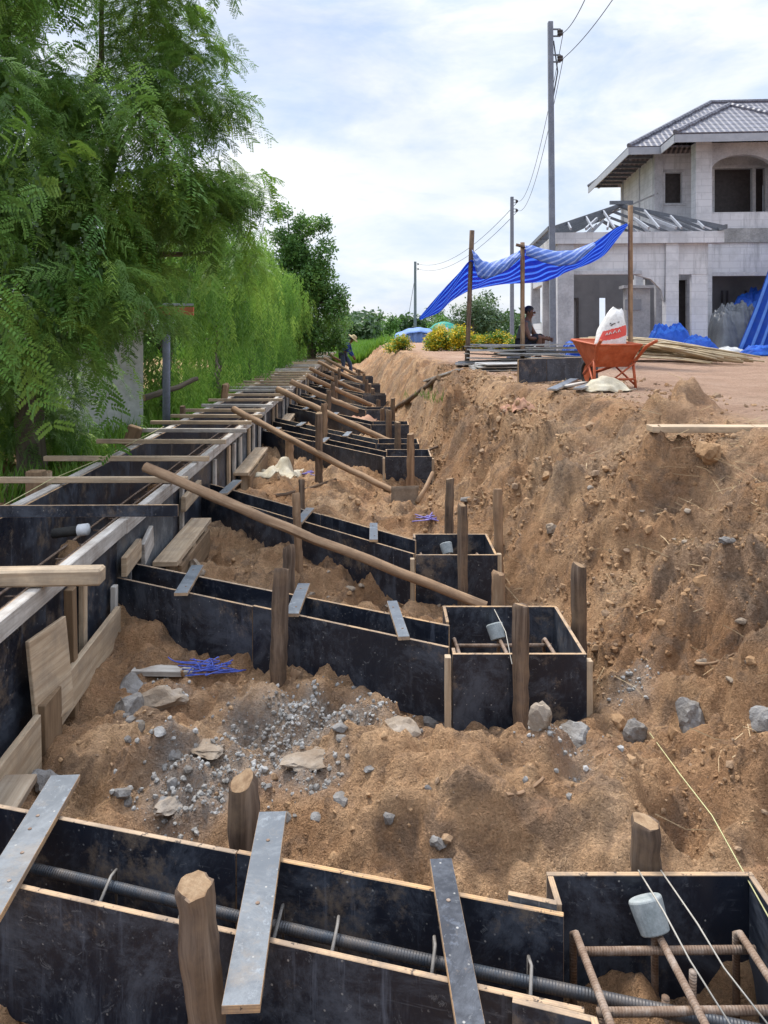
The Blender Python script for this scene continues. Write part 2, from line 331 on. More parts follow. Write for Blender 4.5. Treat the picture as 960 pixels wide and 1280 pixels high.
M['blade'] = m_leaf('grass_blades', (.09, .2, .02), (.15, .30, .035), (.24, .38, .06), .35)
M['trunk'] = m_wood('tree_bark', (.06, .05, .04), (.13, .11, .085), (.2, .17, .13), .95, .4)

def m_soil():
    k = NT('dug_soil'); c = k.coord('World', rnd=False)
    z = k.n('ShaderNodeAttribute', attribute_name='zone').outputs['Color']; zs = k.n('ShaderNodeSeparateColor', {0: z})
    a = k.noise(c, 1.1, 8, .68, .4); b = k.noise(c, 5.5, 7, .7, .6); f = k.noise(c, 34, 6, .75); g = k.noise(c, 120, 3, .7)
    col = k.ramp(a, [(.32, (.34, .185, .095)), (.45, (.48, .28, .15)), (.56, (.59, .37, .21)), (.70, (.67, .455, .285))])
    col = k.mix(k.ramp(b, [(.49, 0.), (.61, .75)]), col, (.275, .185, .125))
    col = k.mix(k.ramp(k.noise(c, 2.7, 5, .7), [(.57, 0.), (.66, .6)]), col, (.54, .30, .165))
    gr = k.mix(k.ramp(f, [(.4, 0.), (.65, 1.)]), (.18, .145, .115), (.34, .28, .22))
    gm = k.math('MULTIPLY', k.ramp(k.noise(c, .75, 5, .65), [(.5, 0.), (.62, .75)]), k.math('MULTIPLY', zs.outputs[2], .5))
    col = k.mix(gm, col, gr)
    te = k.ramp(a, [(.3, (.40, .25, .17)), (.55, (.50, .33, .235)), (.75, (.58, .41, .305))])
    te = k.mix(k.ramp(k.noise(k.coord('World', (1, 3, 1), rnd=False), 2.6, 6, .7), [(.52, 0.), (.7, .7)]), te, (.33, .215, .15))
    col = k.mix(zs.outputs[0], col, te)
    col = k.mix(.55, col, k.ramp(f, [(.32, .6), (.66, 1.25)]), 'MULTIPLY')
    col = k.mix(.45, col, k.ramp(g, [(.35, .55), (.65, 1.2)]), 'MULTIPLY')
    gc = k.mix(b, (.08, .17, .025), (.16, .28, .05)); col = k.mix(zs.outputs[1], col, gc)
    dst = k.n('ShaderNodeAttribute', attribute_name='fines').outputs['Fac']; col = k.mix(k.math('MULTIPLY', dst, k.ramp(f, [(.35, .3), (.6, 1.)])), col, (.34, .315, .29))
    h = k.math('ADD', k.math('MULTIPLY', f, 1.0), k.math('MULTIPLY', g, .5))
    n1 = k.bump(h, 1.0, .05); n2 = k.bump(b, .5, .05, n1)
    return k.fin(col, .95, n2, .15)
M['soil'] = m_soil()
def m_clod():
    k = NT('soil_clod'); c = k.coord('World', rnd=False); a = k.noise(c, 1.1, 6, .68, .4); f = k.noise(c, 34, 6, .75)
    col = k.ramp(a, [(.32, (.27, .155, .08)), (.46, (.37, .23, .125)), (.6, (.45, .295, .17)), (.75, (.51, .36, .225))])
    t = k.n('ShaderNodeAttribute', attribute_name='tone').outputs['Fac']
    col = k.mix(k.ramp(t, [(.75, 0.), (.95, .8)]), col, (.3, .22, .155))
    col = k.mix(.6, col, k.ramp(f, [(.3, .45), (.68, 1.15)]), 'MULTIPLY')
    return k.fin(col, .95, k.bump(f, .8, .01), .15)
M['clod'] = m_clod()

# ------------------------------------------------------------------ objects and meshes
W = {}
def tag(o, label=None, cat=None, group=None, kind=None):
    if label: o['label'] = label
    if cat: o['category'] = cat
    if group: o['group'] = group
    if kind: o['kind'] = kind
    return o
def empty(name, loc, label, cat, group=None, rz=0):
    o = bpy.data.objects.new(name, None); COL.objects.link(o); o.location = loc; o.rotation_euler = (0, 0, rz); o.empty_display_size = .1
    W[o.name] = V(loc); return tag(o, label, cat, group)

class MB:
    def __init__(s): s.v = []; s.f = []; s.m = []; s.uv = []
    def face(s, idx, uv, m=0): s.f.append(idx); s.uv.append(uv); s.m.append(m)
    def obox(s, c, ax, half, mats=(0, 0, 0), uo=0.0):
        """oriented box: centre, three unit axes, three half sizes; mats = material of the faces across axis 0,1,2; grain runs along axis 0"""
        c = V(c); b = len(s.v); X, Y, Z = ax; hx, hy, hz = half
        for i in (-1, 1):
            for j in (-1, 1):
                for k in (-1, 1): s.v.append(c+X*(hx*i)+Y*(hy*j)+Z*(hz*k))
        def L(q): return ((-hx if q < 4 else hx), (-hy if (q//2) % 2 == 0 else hy), (-hz if q % 2 == 0 else hz))
        for ids, a in (((0, 1, 3, 2), 0), ((4, 6, 7, 5), 0), ((0, 4, 5, 1), 1), ((2, 3, 7, 6), 1), ((0, 2, 6, 4), 2), ((1, 5, 7, 3), 2)):
            uv = []
            for q in ids:
                l = L(q); uv.append((l[1]+uo, l[2]) if a == 0 else ((l[0]+uo, l[2]) if a == 1 else (l[0]+uo, l[1])))
            s.face([b+q for q in ids], uv, mats[a])
        return s
    def box(s, lo, hi, mats=(0, 0, 0)):
        lo, hi = V(lo), V(hi)
        return s.obox((lo+hi)/2, (V((1, 0, 0)), V((0, 1, 0)), V((0, 0, 1))), [(hi[i]-lo[i])/2 for i in range(3)], mats)
    def bar(s, p, q, w, h, mats=(0, 0, 0), up=(0, 0, 1)):
        """board from p to q; w across (horizontal), h along up"""
        p, q = V(p), V(q); X = (q-p).normalized(); Y = V(up).cross(X).normalized(); Z = X.cross(Y)
        return s.obox((p+q)/2, (X, Y, Z), ((q-p).length/2, w/2, h/2), mats, random.random()*9)
    def tube(s, pts, rad, n=8, m=0, cap=None, wob=0.0, seed=0, loop=False):
        pts = [V(p) for p in pts]; K = len(pts); b = len(s.v); rnd = random.Random(seed)
        rad = rad if isinstance(rad, (list, tuple)) else [rad]*K
        t0 = (pts[1]-pts[0]).normalized(); nx = t0.orthogonal().normalized(); L = 0; Ls = []
        ph = [1+wob*(rnd.random()-.5)*2 for _ in range(n)]
        for i, p in enumerate(pts):
            t = (pts[min(i+1, K-1)]-pts[max(i-1, 0)]).normalized() if not loop else (pts[(i+1) % K]-pts[i-1]).normalized()
            nx = (nx-t*nx.dot(t)).normalized(); ny = t.cross(nx)
            if i: L += (p-pts[i-1]).length
            Ls.append(L)
            for j in range(n):
                a = 2*math.pi*j/n; r = rad[i]*ph[j]*(1+wob*.6*(rnd.random()-.5))
                s.v.append(p+nx*(r*math.cos(a))+ny*(r*math.sin(a)))
        for i in range(K if loop else K-1):
            i2 = (i+1) % K
            for j in range(n):
                j2 = (j+1) % n; c = .25*rad[0]*math.pi*2
                s.face([b+i*n+j, b+i*n+j2, b+i2*n+j2, b+i2*n+j], [(Ls[i], j/n*c*4), (Ls[i], (j+1)/n*c*4), (Ls[i2], (j+1)/n*c*4), (Ls[i2], j/n*c*4)], m)
        if not loop:
            cm = m if cap is None else cap
            s.face([b+j for j in range(n)][::-1], [(0, 0)]*n, cm); e = b+(K-1)*n
            s.face([e+j for j in range(n)], [(0, 0)]*n, cm)
        return s
    def poly(s, pts, m=0, uv=None):
        b = len(s.v); s.v += [V(p) for p in pts]; s.face(list(range(b, b+len(pts))), uv or [(p[0], p[1]) for p in pts], m); return s
    def prism(s, outline, d, m=0, side=None):
        """polygon extruded by vector d; uv in metres along the outline plane (x+y horizontal, z vertical)"""
        d = V(d); b = len(s.v); n = len(outline); P = [V(p) for p in outline]; s.v += P+[p+d for p in P]
        f = lambda p: (p.x+p.y*.3, p.z)
        s.face(list(range(b, b+n)), [f(p) for p in P], m); s.face([b+n+i for i in range(n)][::-1], [f(p) for p in P][::-1], m)
        for i in range(n):
            j = (i+1) % n; s.face([b+i, b+n+i, b+n+j, b+j], [(0, 0), (d.length, 0), (d.length, .1), (0, .1)], m if side is None else side)
        return s
    def grid(s, fn, nu, nv, m=0, us=1., vs=1.):
        b = len(s.v)
        for i in range(nu+1):
            for j in range(nv+1): s.v.append(V(fn(i/nu, j/nv)))
        for i in range(nu):
            for j in range(nv):
                q = [b+i*(nv+1)+j, b+(i+1)*(nv+1)+j, b+(i+1)*(nv+1)+j+1, b+i*(nv+1)+j+1]
                s.face(q, [(i/nu*us, j/nv*vs), ((i+1)/nu*us, j/nv*vs), ((i+1)/nu*us, (j+1)/nv*vs), (i/nu*us, (j+1)/nv*vs)], m)
        return s
    def lathe(s, prof, c, n=16, m=0, axis=None):
        c = V(c); b = len(s.v); A = V(axis or (0, 0, 1)).normalized(); X = A.orthogonal().normalized(); Y = A.cross(X)
        for r, z in prof:
            for j in range(n):
                a = 2*math.pi*j/n; s.v.append(c+A*z+X*(r*math.cos(a))+Y*(r*math.sin(a)))
        for i in range(len(prof)-1):
            for j in range(n):
                j2 = (j+1) % n; s.face([b+i*n+j, b+i*n+j2, b+(i+1)*n+j2, b+(i+1)*n+j], [(j/n, i), ((j+1)/n, i), ((j+1)/n, i+1), (j/n, i+1)], m)
        s.face([b+j for j in range(n)][::-1], [(0, 0)]*n, m); e = b+(len(prof)-1)*n; s.face([e+j for j in range(n)], [(0, 0)]*n, m)
        return s
    def build(s, name, mats, parent=None, smooth=False, bevel=0, solid=0):
        lo = V([min(v[i] for v in s.v) for i in range(3)]); hi = V([max(v[i] for v in s.v) for i in range(3)])
        o = V(((lo.x+hi.x)/2, (lo.y+hi.y)/2, lo.z))
        me = bpy.data.meshes.new(name); me.from_pydata([tuple(v-o) for v in s.v], [], s.f)
        mats = mats if isinstance(mats, (list, tuple)) else [mats]
        for q in mats: me.materials.append(M[q] if isinstance(q, str) else q)
        me.polygons.foreach_set('material_index', s.m)
        uvl = me.uv_layers.new(name='UVMap'); flat = [c for f in s.uv for p in f for c in p[:2]]; uvl.data.foreach_set('uv', flat)
        if smooth: me.polygons.foreach_set('use_smooth', [True]*len(s.f))
        me.update()
        ob = bpy.data.objects.new(name, me); COL.objects.link(ob)
        if parent: ob.parent = parent; ob.location = o-W[parent.name]
        else: ob.location = o
        W[ob.name] = o
        if solid:
            md = ob.modifiers.new('thick', 'SOLIDIFY'); md.thickness = solid; md.offset = 0
        if bevel:
            md = ob.modifiers.new('edge', 'BEVEL'); md.width = bevel; md.segments = 1; md.limit_method = 'ANGLE'
        return ob

def np_mesh(name, verts, faces, mats, parent=None, tone=None, smooth=False, origin=None, uvs=None):
    """verts (n,3), faces (m,k) arrays"""
    o = V(origin) if origin is not None else V((float(verts[:, 0].mean()), float(verts[:, 1].mean()), float(verts[:, 2].min())))
    v = np.ascontiguousarray(verts-np.array(o), dtype=np.float32); m, kk = faces.shape
    me = bpy.data.meshes.new(name); me.vertices.add(len(v)); me.vertices.foreach_set('co', v.ravel())
    me.loops.add(m*kk); me.loops.foreach_set('vertex_index', faces.astype(np.int32).ravel())
    me.polygons.add(m); me.polygons.foreach_set('loop_start', np.arange(0, m*kk, kk, dtype=np.int32))
    try: me.polygons.foreach_set('loop_total', np.full(m, kk, dtype=np.int32))
    except Exception: pass
    me.polygons.foreach_set('use_smooth', np.full(m, smooth, dtype=bool))
    for q in (mats if isinstance(mats, (list, tuple)) else [mats]): me.materials.append(M[q])
    if tone is not None:
        at = me.attributes.new('tone', 'FLOAT', 'FACE'); at.data.foreach_set('value', tone.astype(np.float32))
    me.update(calc_edges=True); me.validate()
    ob = bpy.data.objects.new(name, me); COL.objects.link(ob)
    if parent: ob.parent = parent; ob.location = o-W[parent.name]
    else: ob.location = o
    W[ob.name] = o
    return ob

def ico(sub):
    bm = bmesh.new(); bmesh.ops.create_icosphere(bm, subdivisions=sub, radius=1)
    v = np.array([q.co[:] for q in bm.verts]); f = np.array([[q.index for q in p.verts] for p in bm.faces]); bm.free(); return v, f
ICO = {i: ico(i) for i in (1, 2, 3)}
def rock_shape(seed, sub=3, rough=.22):
    r = np.random.RandomState(seed); v, f = ICO[sub]; v = v.copy()
    for _ in range(9):                                    # knock flat facets off
        n = r.randn(3); n /= np.linalg.norm(n); d = r.uniform(.55, .85); s = v@n; k = s > d; v[k] -= np.outer(s[k]-d, n)
    v *= (1+rough*fbm(v[:, 0]*2+seed, v[:, 1]*2+v[:, 2]*1.7, 3, seed % 9))[:, None]
    return v, f
def rotm(r, n):
    q = r.randn(n, 4); q /= np.linalg.norm(q, axis=1)[:, None]; w, x, y, z = q.T
    return np.stack([1-2*(y*y+z*z), 2*(x*y-z*w), 2*(x*z+y*w), 2*(x*y+z*w), 1-2*(x*x+z*z), 2*(y*z-x*w), 2*(x*z-y*w), 2*(y*z+x*w), 1-2*(x*x+y*y)], 1).reshape(n, 3, 3)
def scatter(variants, pos, rot, scl, tone=None, rs=RS):
    """many copies of small shapes: list of (verts, faces) and per-copy position, rotation, scale -> arrays"""
    vs, fs, ts = [], [], []; off = 0; which = rs.randint(len(variants), size=len(pos))
    for k, (v, f) in enumerate(variants):
        i = np.where(which == k)[0]
        if not len(i): continue
        s = scl[i]; s = s[:, None, None] if s.ndim == 1 else s[:, None, :]
        q = np.einsum('nij,nkj->nki', rot[i], v[None]*s)+pos[i][:, None, :]
        vs.append(q.reshape(-1, 3)); fs.append((f[None]+(np.arange(len(i))*len(v))[:, None, None]).reshape(-1, f.shape[1])+off); off += len(i)*len(v)
        if tone is not None: ts.append(np.repeat(tone[i], len(f)))
    return np.concatenate(vs), np.concatenate(fs), (np.concatenate(ts) if tone is not None else None)
# ------------------------------------------------------------------ ground
def axis_pts():
    ys = [.5]
    while ys[-1] < 62: ys.append(ys[-1]+max(.017, .0056*ys[-1]))
    while ys[-1] < 3500: ys.append(ys[-1]*1.12)
    ys = [-30, -8, -3, -1, 0, .25]+ys
    xs = list(np.arange(-2.4, 3.6, .02))
    st = .02
    r = []; x = 3.6
    while x < 2500: st *= 1.045; x += st; r.append(x)
    st = .02; l = []; x = -2.4
    while x > -2500: st *= 1.05; x -= st; l.append(x)
    return np.array(l[::-1]+xs+r), np.array(ys)
GX, GY = axis_pts()
XX, YY = np.meshgrid(GX, GY); ZZ = TH(XX.ravel(), YY.ravel())
nx, ny = len(GX), len(GY)
iv = np.arange(nx*ny).reshape(ny, nx)
gf = np.stack([iv[:-1, :-1], iv[:-1, 1:], iv[1:, 1:], iv[1:, :-1]], -1).reshape(-1, 4)
ground = np_mesh('ground', np.stack([XX.ravel(), YY.ravel(), ZZ], 1), gf, 'soil', smooth=True, origin=(0, 0, 0)); ground['kind'] = 'structure'
_zz = ZZ.reshape(ny, nx); import bisect
_gxl, _gyl = list(GX), list(GY)
def th(x, y):
    i = min(max(bisect.bisect_right(_gxl, x)-1, 0), nx-2); j = min(max(bisect.bisect_right(_gyl, y)-1, 0), ny-2)
    a = (x-_gxl[i])/(_gxl[i+1]-_gxl[i]); b = (y-_gyl[j])/(_gyl[j+1]-_gyl[j])
    return float((_zz[j, i]*(1-a)+_zz[j, i+1]*a)*(1-b)+(_zz[j+1, i]*(1-a)+_zz[j+1, i+1]*a)*b)
_x, _y = XX.ravel(), YY.ravel(); _h, _t = base_h(_x, _y); _cr = np.interp(_y, CR_Y, CR_X)
z_t = np.clip((_x-_cr-.1+pn(_x*2, _y*2, 40)*.4)/.6, 0, 1)*np.clip((58-_y)/6, 0, 1)
z_g = np.maximum(np.clip((_y-39+pn(_x*.8, _y*.8, 41)*3)/3, 0, 1)*np.clip((_cr+.2-_x)/.6, 0, 1), np.clip((_y-52)/6, 0, 1))
z_g = np.maximum(z_g, .55*np.clip((wall_x(_y)-1.6-_x)/.8, 0, 1)*np.clip(pn(_x*1.5, _y*1.5, 42)*2+.5, 0, 1)*np.clip((_y-5)/3, 0, 1))
z_b = np.clip(_t/.2, 0, 1)*np.clip((1.15-_t)/.3, 0, 1)+.15
ca = ground.data.color_attributes.new('zone', 'FLOAT_COLOR', 'POINT')
ca.data.foreach_set('color', np.stack([z_t, z_g, z_b, np.ones_like(z_t)], 1).astype(np.float32).ravel())

# loose clods on the cut bank and the trench floor
def clods(n, rs):
    y = 1.2+rs.rand(n*4)**1.7*13; x = rs.uniform(-1.6, 3.4, n*4)
    cr = np.interp(y, CR_Y, CR_X); to = np.interp(y, TO_Y, TO_X); t = (x-to)/(cr-to)
    dens = .2+1.3*np.clip(t/.2+.5, 0, 1)*np.clip((1.4-t)/.4, 0.02, 1); dens *= np.clip(pn(x*1.6, y*1.6, 21)*3+.35, .03, 1)
    inside = np.zeros(len(x), bool)
    for b in BOXES: inside |= (x > b[0]-.05) & (x < b[1]+.05) & (y > b[2]-.05) & (y < b[3]+.05)
    for b in BEAMS:
        (ax, ay), (bx, by) = b; dx, dy = bx-ax, by-ay; L2 = dx*dx+dy*dy; tt = ((x-ax)*dx+(y-ay)*dy)/L2
        dd = ((x-ax)*dy-(y-ay)*dx)/math.sqrt(L2); inside |= (tt > -.05) & (tt < 1.05) & (dd < .06) & (dd > -.36)
    ok = (rs.rand(n*4) < dens) & (x > wall_x(y)+.05) & ~inside
    x, y = x[ok][:n], y[ok][:n]
    return x, y, TH(x, y)

BOXES = [(.445, 1.01, 1.50, 2.11), (.315, .93, 3.52, 4.14), (.21, .75, 5.07, 5.60), (.02, .56, 9.0, 9.55), (-.09, .46, 10.0, 10.5),
         (-.19, .39, 12.0, 12.5), (-.33, .18, 14.26, 14.8), (-.48, .05, 17.5, 18.0), (-.64, -.1, 20.8, 21.3), (-.87, -.35, 24.2, 24.8)]
# near face of each cross beam: end at the long wall, end at the footing
BEAMS = [((-1.545, 2.225), (.44, 1.687)), ((-1.61, 4.65), (.305, 3.617)), ((-1.68, 7.10), (.20, 5.12)), ((-1.805, 11.43), (.0, 9.04)),
         ((-1.835, 12.6), (-.105, 10.05)), ((-1.90, 15.0), (-.205, 12.05)), ((-1.98, 17.6), (-.345, 14.31)), ((-2.06, 20.8), (-.495, 17.55)),
         ((-2.16, 24.2), (-.655, 20.85)), ((-2.26, 27.6), (-.885, 24.25))]
TOPZ = -1.5
rs = np.random.RandomState(5)
cx, cy, cz = clods(17000, rs); n = len(cx)
sz = .004+.012*rs.rand(n)**3+.024*rs.rand(n)**22; sz = sz*np.clip(cy/4, .75, 1.6)
cv = [(rock_shape(s, 1, .5)[0], ICO[1][1]) for s in range(8)]
sc = np.stack([sz*rs.uniform(.8, 1.3, n), sz*rs.uniform(.8, 1.3, n), sz*rs.uniform(.7, 1.0, n)], 1)
v, f, t = scatter(cv, np.stack([cx, cy, cz+sz*.15], 1), rotm(rs, n), sc, rs.rand(n), rs)
o = np_mesh('soil_clods', v, f, 'clod', tone=t, smooth=False); o['kind'] = 'stuff'
# bigger lumps, rounder
n = 70; y = 1.7+rs.rand(n)**1.3*3.2; x = np.interp(y, TO_Y, TO_X)+rs.uniform(-.9, 2.2, n); keep = np.ones(n, bool)
for b in BOXES: keep &= ~((x > b[0]-.08) & (x < b[1]+.08) & (y > b[2]-.08) & (y < b[3]+.08))
for b in BEAMS:
    (ax, ay), (bx, by) = b; dx, dy = bx-ax, by-ay; L2 = dx*dx+dy*dy; tt = ((x-ax)*dx+(y-ay)*dy)/L2
    dd = ((x-ax)*dy-(y-ay)*dx)/math.sqrt(L2); keep &= ~((tt > -.1) & (tt < 1.1) & (dd < .1) & (dd > -.4))
x, y = x[keep], y[keep]; n = len(x); sz = .014+.032*rs.rand(n)**3
v, f, t = scatter([rock_shape(s, 2, .5) for s in range(20, 28)], np.stack([x, y, TH(x, y)-sz*.25], 1), rotm(rs, n), np.stack([sz*1.2, sz, sz*.8], 1), rs.rand(n)*.9, rs)
o = np_mesh('soil_lumps', v, f, 'clod', tone=t, smooth=False); o['kind'] = 'stuff'

# dry straw and roots caught in the bank
mb = MB(); rr = random.Random(9)
for i in range(620):
    y = 1.9+rr.random()**1.4*10; x = np.interp(y, TO_Y, TO_X)+rr.uniform(.0, 1.9)
    if rr.random() < .3: y = 4.6+rr.gauss(0, .5); x = 2.15+rr.gauss(0, .35)
    if any(b[0]-.05 < x < b[1]+.05 and b[2]-.05 < y < b[3]+.05 for b in BOXES): continue
    z = th(x, y)+.012; L = rr.uniform(.05, .2); a = rr.random()*6.28; d = V((math.cos(a), math.sin(a), rr.uniform(-.15, .5))); q = V((rr.gauss(0, .3), rr.gauss(0, .3), rr.gauss(0, .2)))*L
    mb.tube([V((x, y, z)), V((x, y, z))+d*L*.5+q*.4, V((x, y, z))+d*L+q*.2], rr.uniform(.0009, .0022), 3)
o = mb.build('dry_straw', 'straw'); o['kind'] = 'stuff'

# crushed stone spilled on the trench floor
gp = []
for (u, vv, n, s) in ((285, 975, 130, .10), (255, 990, 90, .08), (330, 935, 240, .10), (365, 915, 200, .10), (405, 905, 260, .11), (450, 905, 160, .10), (395, 975, 60, .05), (235, 1010, 60, .06),
                       (325, 955, 120, .07), (560, 905, 50, .1), (700, 930, 60, .08), (215, 935, 50, .09), (200, 860, 60, .12), (790, 860, 60, .05), (60, 735, 0, .1)):
    p = hit(u, vv)
    for _ in range(int(n*1.4)): gp.append((p.x+rs.randn()*s*1.25, p.y+rs.randn()*s*.9))
gp = np.array(gp); n = len(gp); sz = .003+.012*rs.rand(n)**3
_m = (_y > 1.5) & (_y < 5.5) & (_x > -2) & (_x < 2); _d = np.zeros(len(_x)); _i = np.where(_m)[0]
for q in gp[::6]: _d[_i] += .16*np.exp(-((_x[_i]-q[0])**2+(_y[_i]-q[1])**2)/.0035)
_a = ground.data.attributes.new('fines', 'FLOAT', 'POINT'); _a.data.foreach_set('value', np.clip(_d, 0, .8).astype(np.float32))
v, f, t = scatter([rock_shape(s, 1, .1) for s in range(40, 46)], np.stack([gp[:, 0], gp[:, 1], TH(gp[:, 0], gp[:, 1])+sz*.4], 1), rotm(rs, n), sz, rs.rand(n), rs)
o = np_mesh('gravel', v, f, 'gravel', tone=t); o['kind'] = 'stuff'

# ------------------------------------------------------------------ formwork: the long wall
def wall_pt(y, z, off=0.0): return V((float(wall_x(y))+off, y, z))
WT = -1.15; GAP = .72
wf = empty('wall_formwork', (float(wall_x(3)), 3, -1.95), 'long double formwork wall along the trees, dark plywood sides tied by timber slats', 'formwork')
def film_panel(a, b, h, z, name, parent, mat='film', th_=.016, edge='edge', label=None):
    mb = MB(); mb.bar((a[0], a[1], z-h/2), (b[0], b[1], z-h/2), th_, h, (1, 0, 1))
    o = mb.build(name, [mat, edge], parent, bevel=.0015)
    if label: o['label'] = label
    return o
ye = [2.15, 3.62, 4.66, 6.05, 7.35, 9.0, 10.6, 12.0, 14.4, 16.8, 19.2, 21.6, 24, 26.4, 28.8, 31.2, 33.6, 36, 38.4, 41]
rw = random.Random(3)
for i in range(len(ye)-1):
    a, b = ye[i], ye[i+1]-.004
    m = 'film_old' if i in (2, 5, 8) else 'film'
    film_panel(wall_pt(a, 0, -.012), wall_pt(b, 0, -.012), .84, WT-.012-(.02 if i in (2,) else 0), 'inner_panel', wf, m)
    film_panel(wall_pt(a, 0, -GAP-.03), wall_pt(b, 0, -GAP-.03), .84, WT-.012, 'outer_panel', wf, 'film')
# rails along both tops
for i in range(0, 19, 2):
    a, b = ye[i], ye[min(i+2, 19)]-.006
    for off, w in ((.028, .056), (-GAP-.075, .07)):
        q = rw.uniform(-.006, .006); mb = MB(); mb.bar(wall_pt(a, WT-.045+q, off), wall_pt(b, WT-.045-q, off), w, .09)
        mb.build('top_rail', 'wood_grey', wf, bevel=.004)
# vertical battens on the trench side
for y, w, h in ((2.62, .06, .7), (4.02, .05, .66), (6.22, .05, .62), (7.6, .07, .6), (8.4, .09, .7), (8.75, .08, .72), (9.2, .1, .72), (9.9, .08, .7), (10.3, .1, .7), (10.9, .09, .7), (11.5, .09, .7), (12.6, .08, .7), (13.1, .08, .7), (14.2, .08, .7),
                (14.9, .08, .7), (15.6, .08, .7), (17.1, .08, .7), (18, .08, .7), (19.8, .08, .7), (20.6, .08, .7), (22.6, .08, .7), (24.3, .08, .7), (26, .08, .7), (28, .08, .7), (30, .08, .7)):
    mb = MB(); top = WT-.095-rw.random()*.05; mb.bar(wall_pt(y, top-h, .022), wall_pt(y, top, .022), .03, w, up=(0, 1, 0))
    mb.build('batten', rw.choice(['wood_grey', 'wood_grey', 'wood_tan']), wf, bevel=.003)
# tie slats across the top
slats = [(3.41, .26, .5, 'thick'), (4.67, .30, .35, 'film'), (5.71, .12, 1.0, 'tan'), (6.68, .10, .45, 'tan'), (7.71, .06, .35, 'tan')]
y = 8.55
while y < 38: slats.append((y, rw.uniform(.02, .16), rw.uniform(.05, .35), rw.choice(['tan', 'tan', 'grey', 'tan']))); y += rw.uniform(.68, .98)
for y, ro, lo, kind in slats:
    xr = float(wall_x(y))+.056+ro; xl = float(wall_x(y))-GAP-.11-lo; dy = rw.uniform(-.05, .05)
    z = WT+.006; mb = MB()
    if kind == 'thick': mb.bar((xl, y-.04, z+.038), (xr, y+.05, z+.038), .085, .075); o = mb.build('tie_slat', 'wood_tan', wf, bevel=.01); o['label'] = 'thick squared timber tie'
    elif kind == 'film': mb.bar((xl, y, z+.037), (xr, y+.03, z+.037), .016, .072, (1, 0, 1)); o = mb.build('tie_slat', ['film', 'edge'], wf, bevel=.001); o['label'] = 'dark plywood strip set on edge'
    else: mb.bar((xl, y, z+.024), (xr, y+dy, z+.024+rw.uniform(-.004, .004)), .05, .042); mb.build('tie_slat', 'wood_tan' if kind == 'tan' else 'wood_grey', wf, bevel=.003)
# braces and kicker boards at the foot, near end
def part_board(name, mat, p, q, w, h, up=(0, 0, 1), label=None, bevel=.003):
    mb = MB(); mb.bar(p, q, w, h, up=up); o = mb.build(name, mat, wf, bevel=bevel)
    if label: o['label'] = label
part_board('kicker_board', 'wood_tan', wall_pt(2.35, -1.80, .10), wall_pt(3.28, -1.76, .10), .03, .24)
part_board('kicker_board', 'wood_tan', wall_pt(3.34, -1.73, .09), wall_pt(4.45, -1.70, .07), .03, .20)
part_board('ledge_board', 'wood_mud', wall_pt(2.3, -1.765, .19), wall_pt(2.95, -1.72, .17), .13, .028, label='mud stained plank end')
mb = MB(); mb.obox(wall_pt(3.45, -1.55, .085), (V((.12, .99, 0)).normalized(), V((.99, -.12, .1)).normalized(), V((-.1, 0, 1)).normalized()), (.15, .010, .21), (0, 0, 0)); o = mb.build('gusset_board', 'wood_tan', wf, bevel=.003); o['label'] = 'pale square plywood offcut'
part_board('post', 'wood_brown', wall_pt(3.42, -1.98, .10), wall_pt(3.40, -1.62, .10), .035, .17, up=(0, 1, 0))
part_board('post', 'wood_brown', wall_pt(3.78, -1.90, .06), wall_pt(3.74, -1.26, .06), .045, .05, up=(0, 1, 0))
part_board('post', 'wood_grey', wall_pt(4.50, -1.86, .03), wall_pt(4.50, -1.50, .03), .03, .05, up=(0, 1, 0))
part_board('cleat', 'wood_tan', wall_pt(4.62, -1.43, .05), wall_pt(5.0, -1.42, .03), .035, .12)
part_board('cleat', 'wood_grey', wall_pt(5.05, -1.48, .04), wall_pt(5.30, -1.42, .03), .03, .15)
part_board('cleat', 'wood_tan', wall_pt(6.15, -1.40, .05), wall_pt(6.75, -1.38, .05), .04, .12)
# footing shelf of planks along the wall
for (y0, y1) in ((5.3, 6.5), (8.6, 10.4), (13.2, 14.6)):
    part_board('ledge_board', 'wood_tan', wall_pt(y0, -1.62, .12), wall_pt(y1, -1.61, .12), .17, .035)
    part_board('kicker_board', 'wood_brown', wall_pt(y0+.1, -1.76, .20), wall_pt(y1-.1, -1.76, .20), .03, .2)
    for k in range(3):
        yy = y0+.15+(y1-y0-.3)*k/2; part_board('post', 'wood_tan', wall_pt(yy, -1.95, .15), wall_pt(yy, -1.645, .15), .09, .09, up=(0, 1, 0))

# reinforcement inside the wall
rc = empty('rebar_cage', (float(wall_x(3))-.3, 3, -1.6), 'rusty rebar cage lying inside the long formwork wall under the slats', 'rebar cage')
for off, z in ((-.10, -1.3), (-.17, -1.32), (-.24, -1.36), (-.12, -1.62), (-.62, -1.62), (-.7, -1.58)):
    mb = MB(); mb.tube([wall_pt(q, z+rw.uniform(-.01, .01), off+rw.uniform(-.012, .012)) for q in np.linspace(2.3, 34, 26)], .010, 6); mb.build('bar', 'rust', rc, smooth=True)
q = 2.8
while q < 13:
    mb = MB(); a = [(-.10, -1.29), (-.10, -1.63), (-.70, -1.63)]; mb.tube([wall_pt(q+rw.uniform(-.02, .02), z, o_) for o_, z in a], .006, 5); mb.build('stirrup', 'rust', rc); q += .38
mb = MB(); a = PD(66, 667, 4.9); b = PD(98, 663, 4.9); mb.tube([a, b], .03, 12); o = mb.build('drain_pipe', 'tyre', smooth=True)
tag(o, 'short grey plastic pipe with white cap inside the long formwork wall', 'pipe')
mb = MB(); mb.tube([b, b+(b-a).normalized()*.06], .036, 12); W['_p'] = W[o.name]; mb.build('cap', 'white', o, smooth=True)

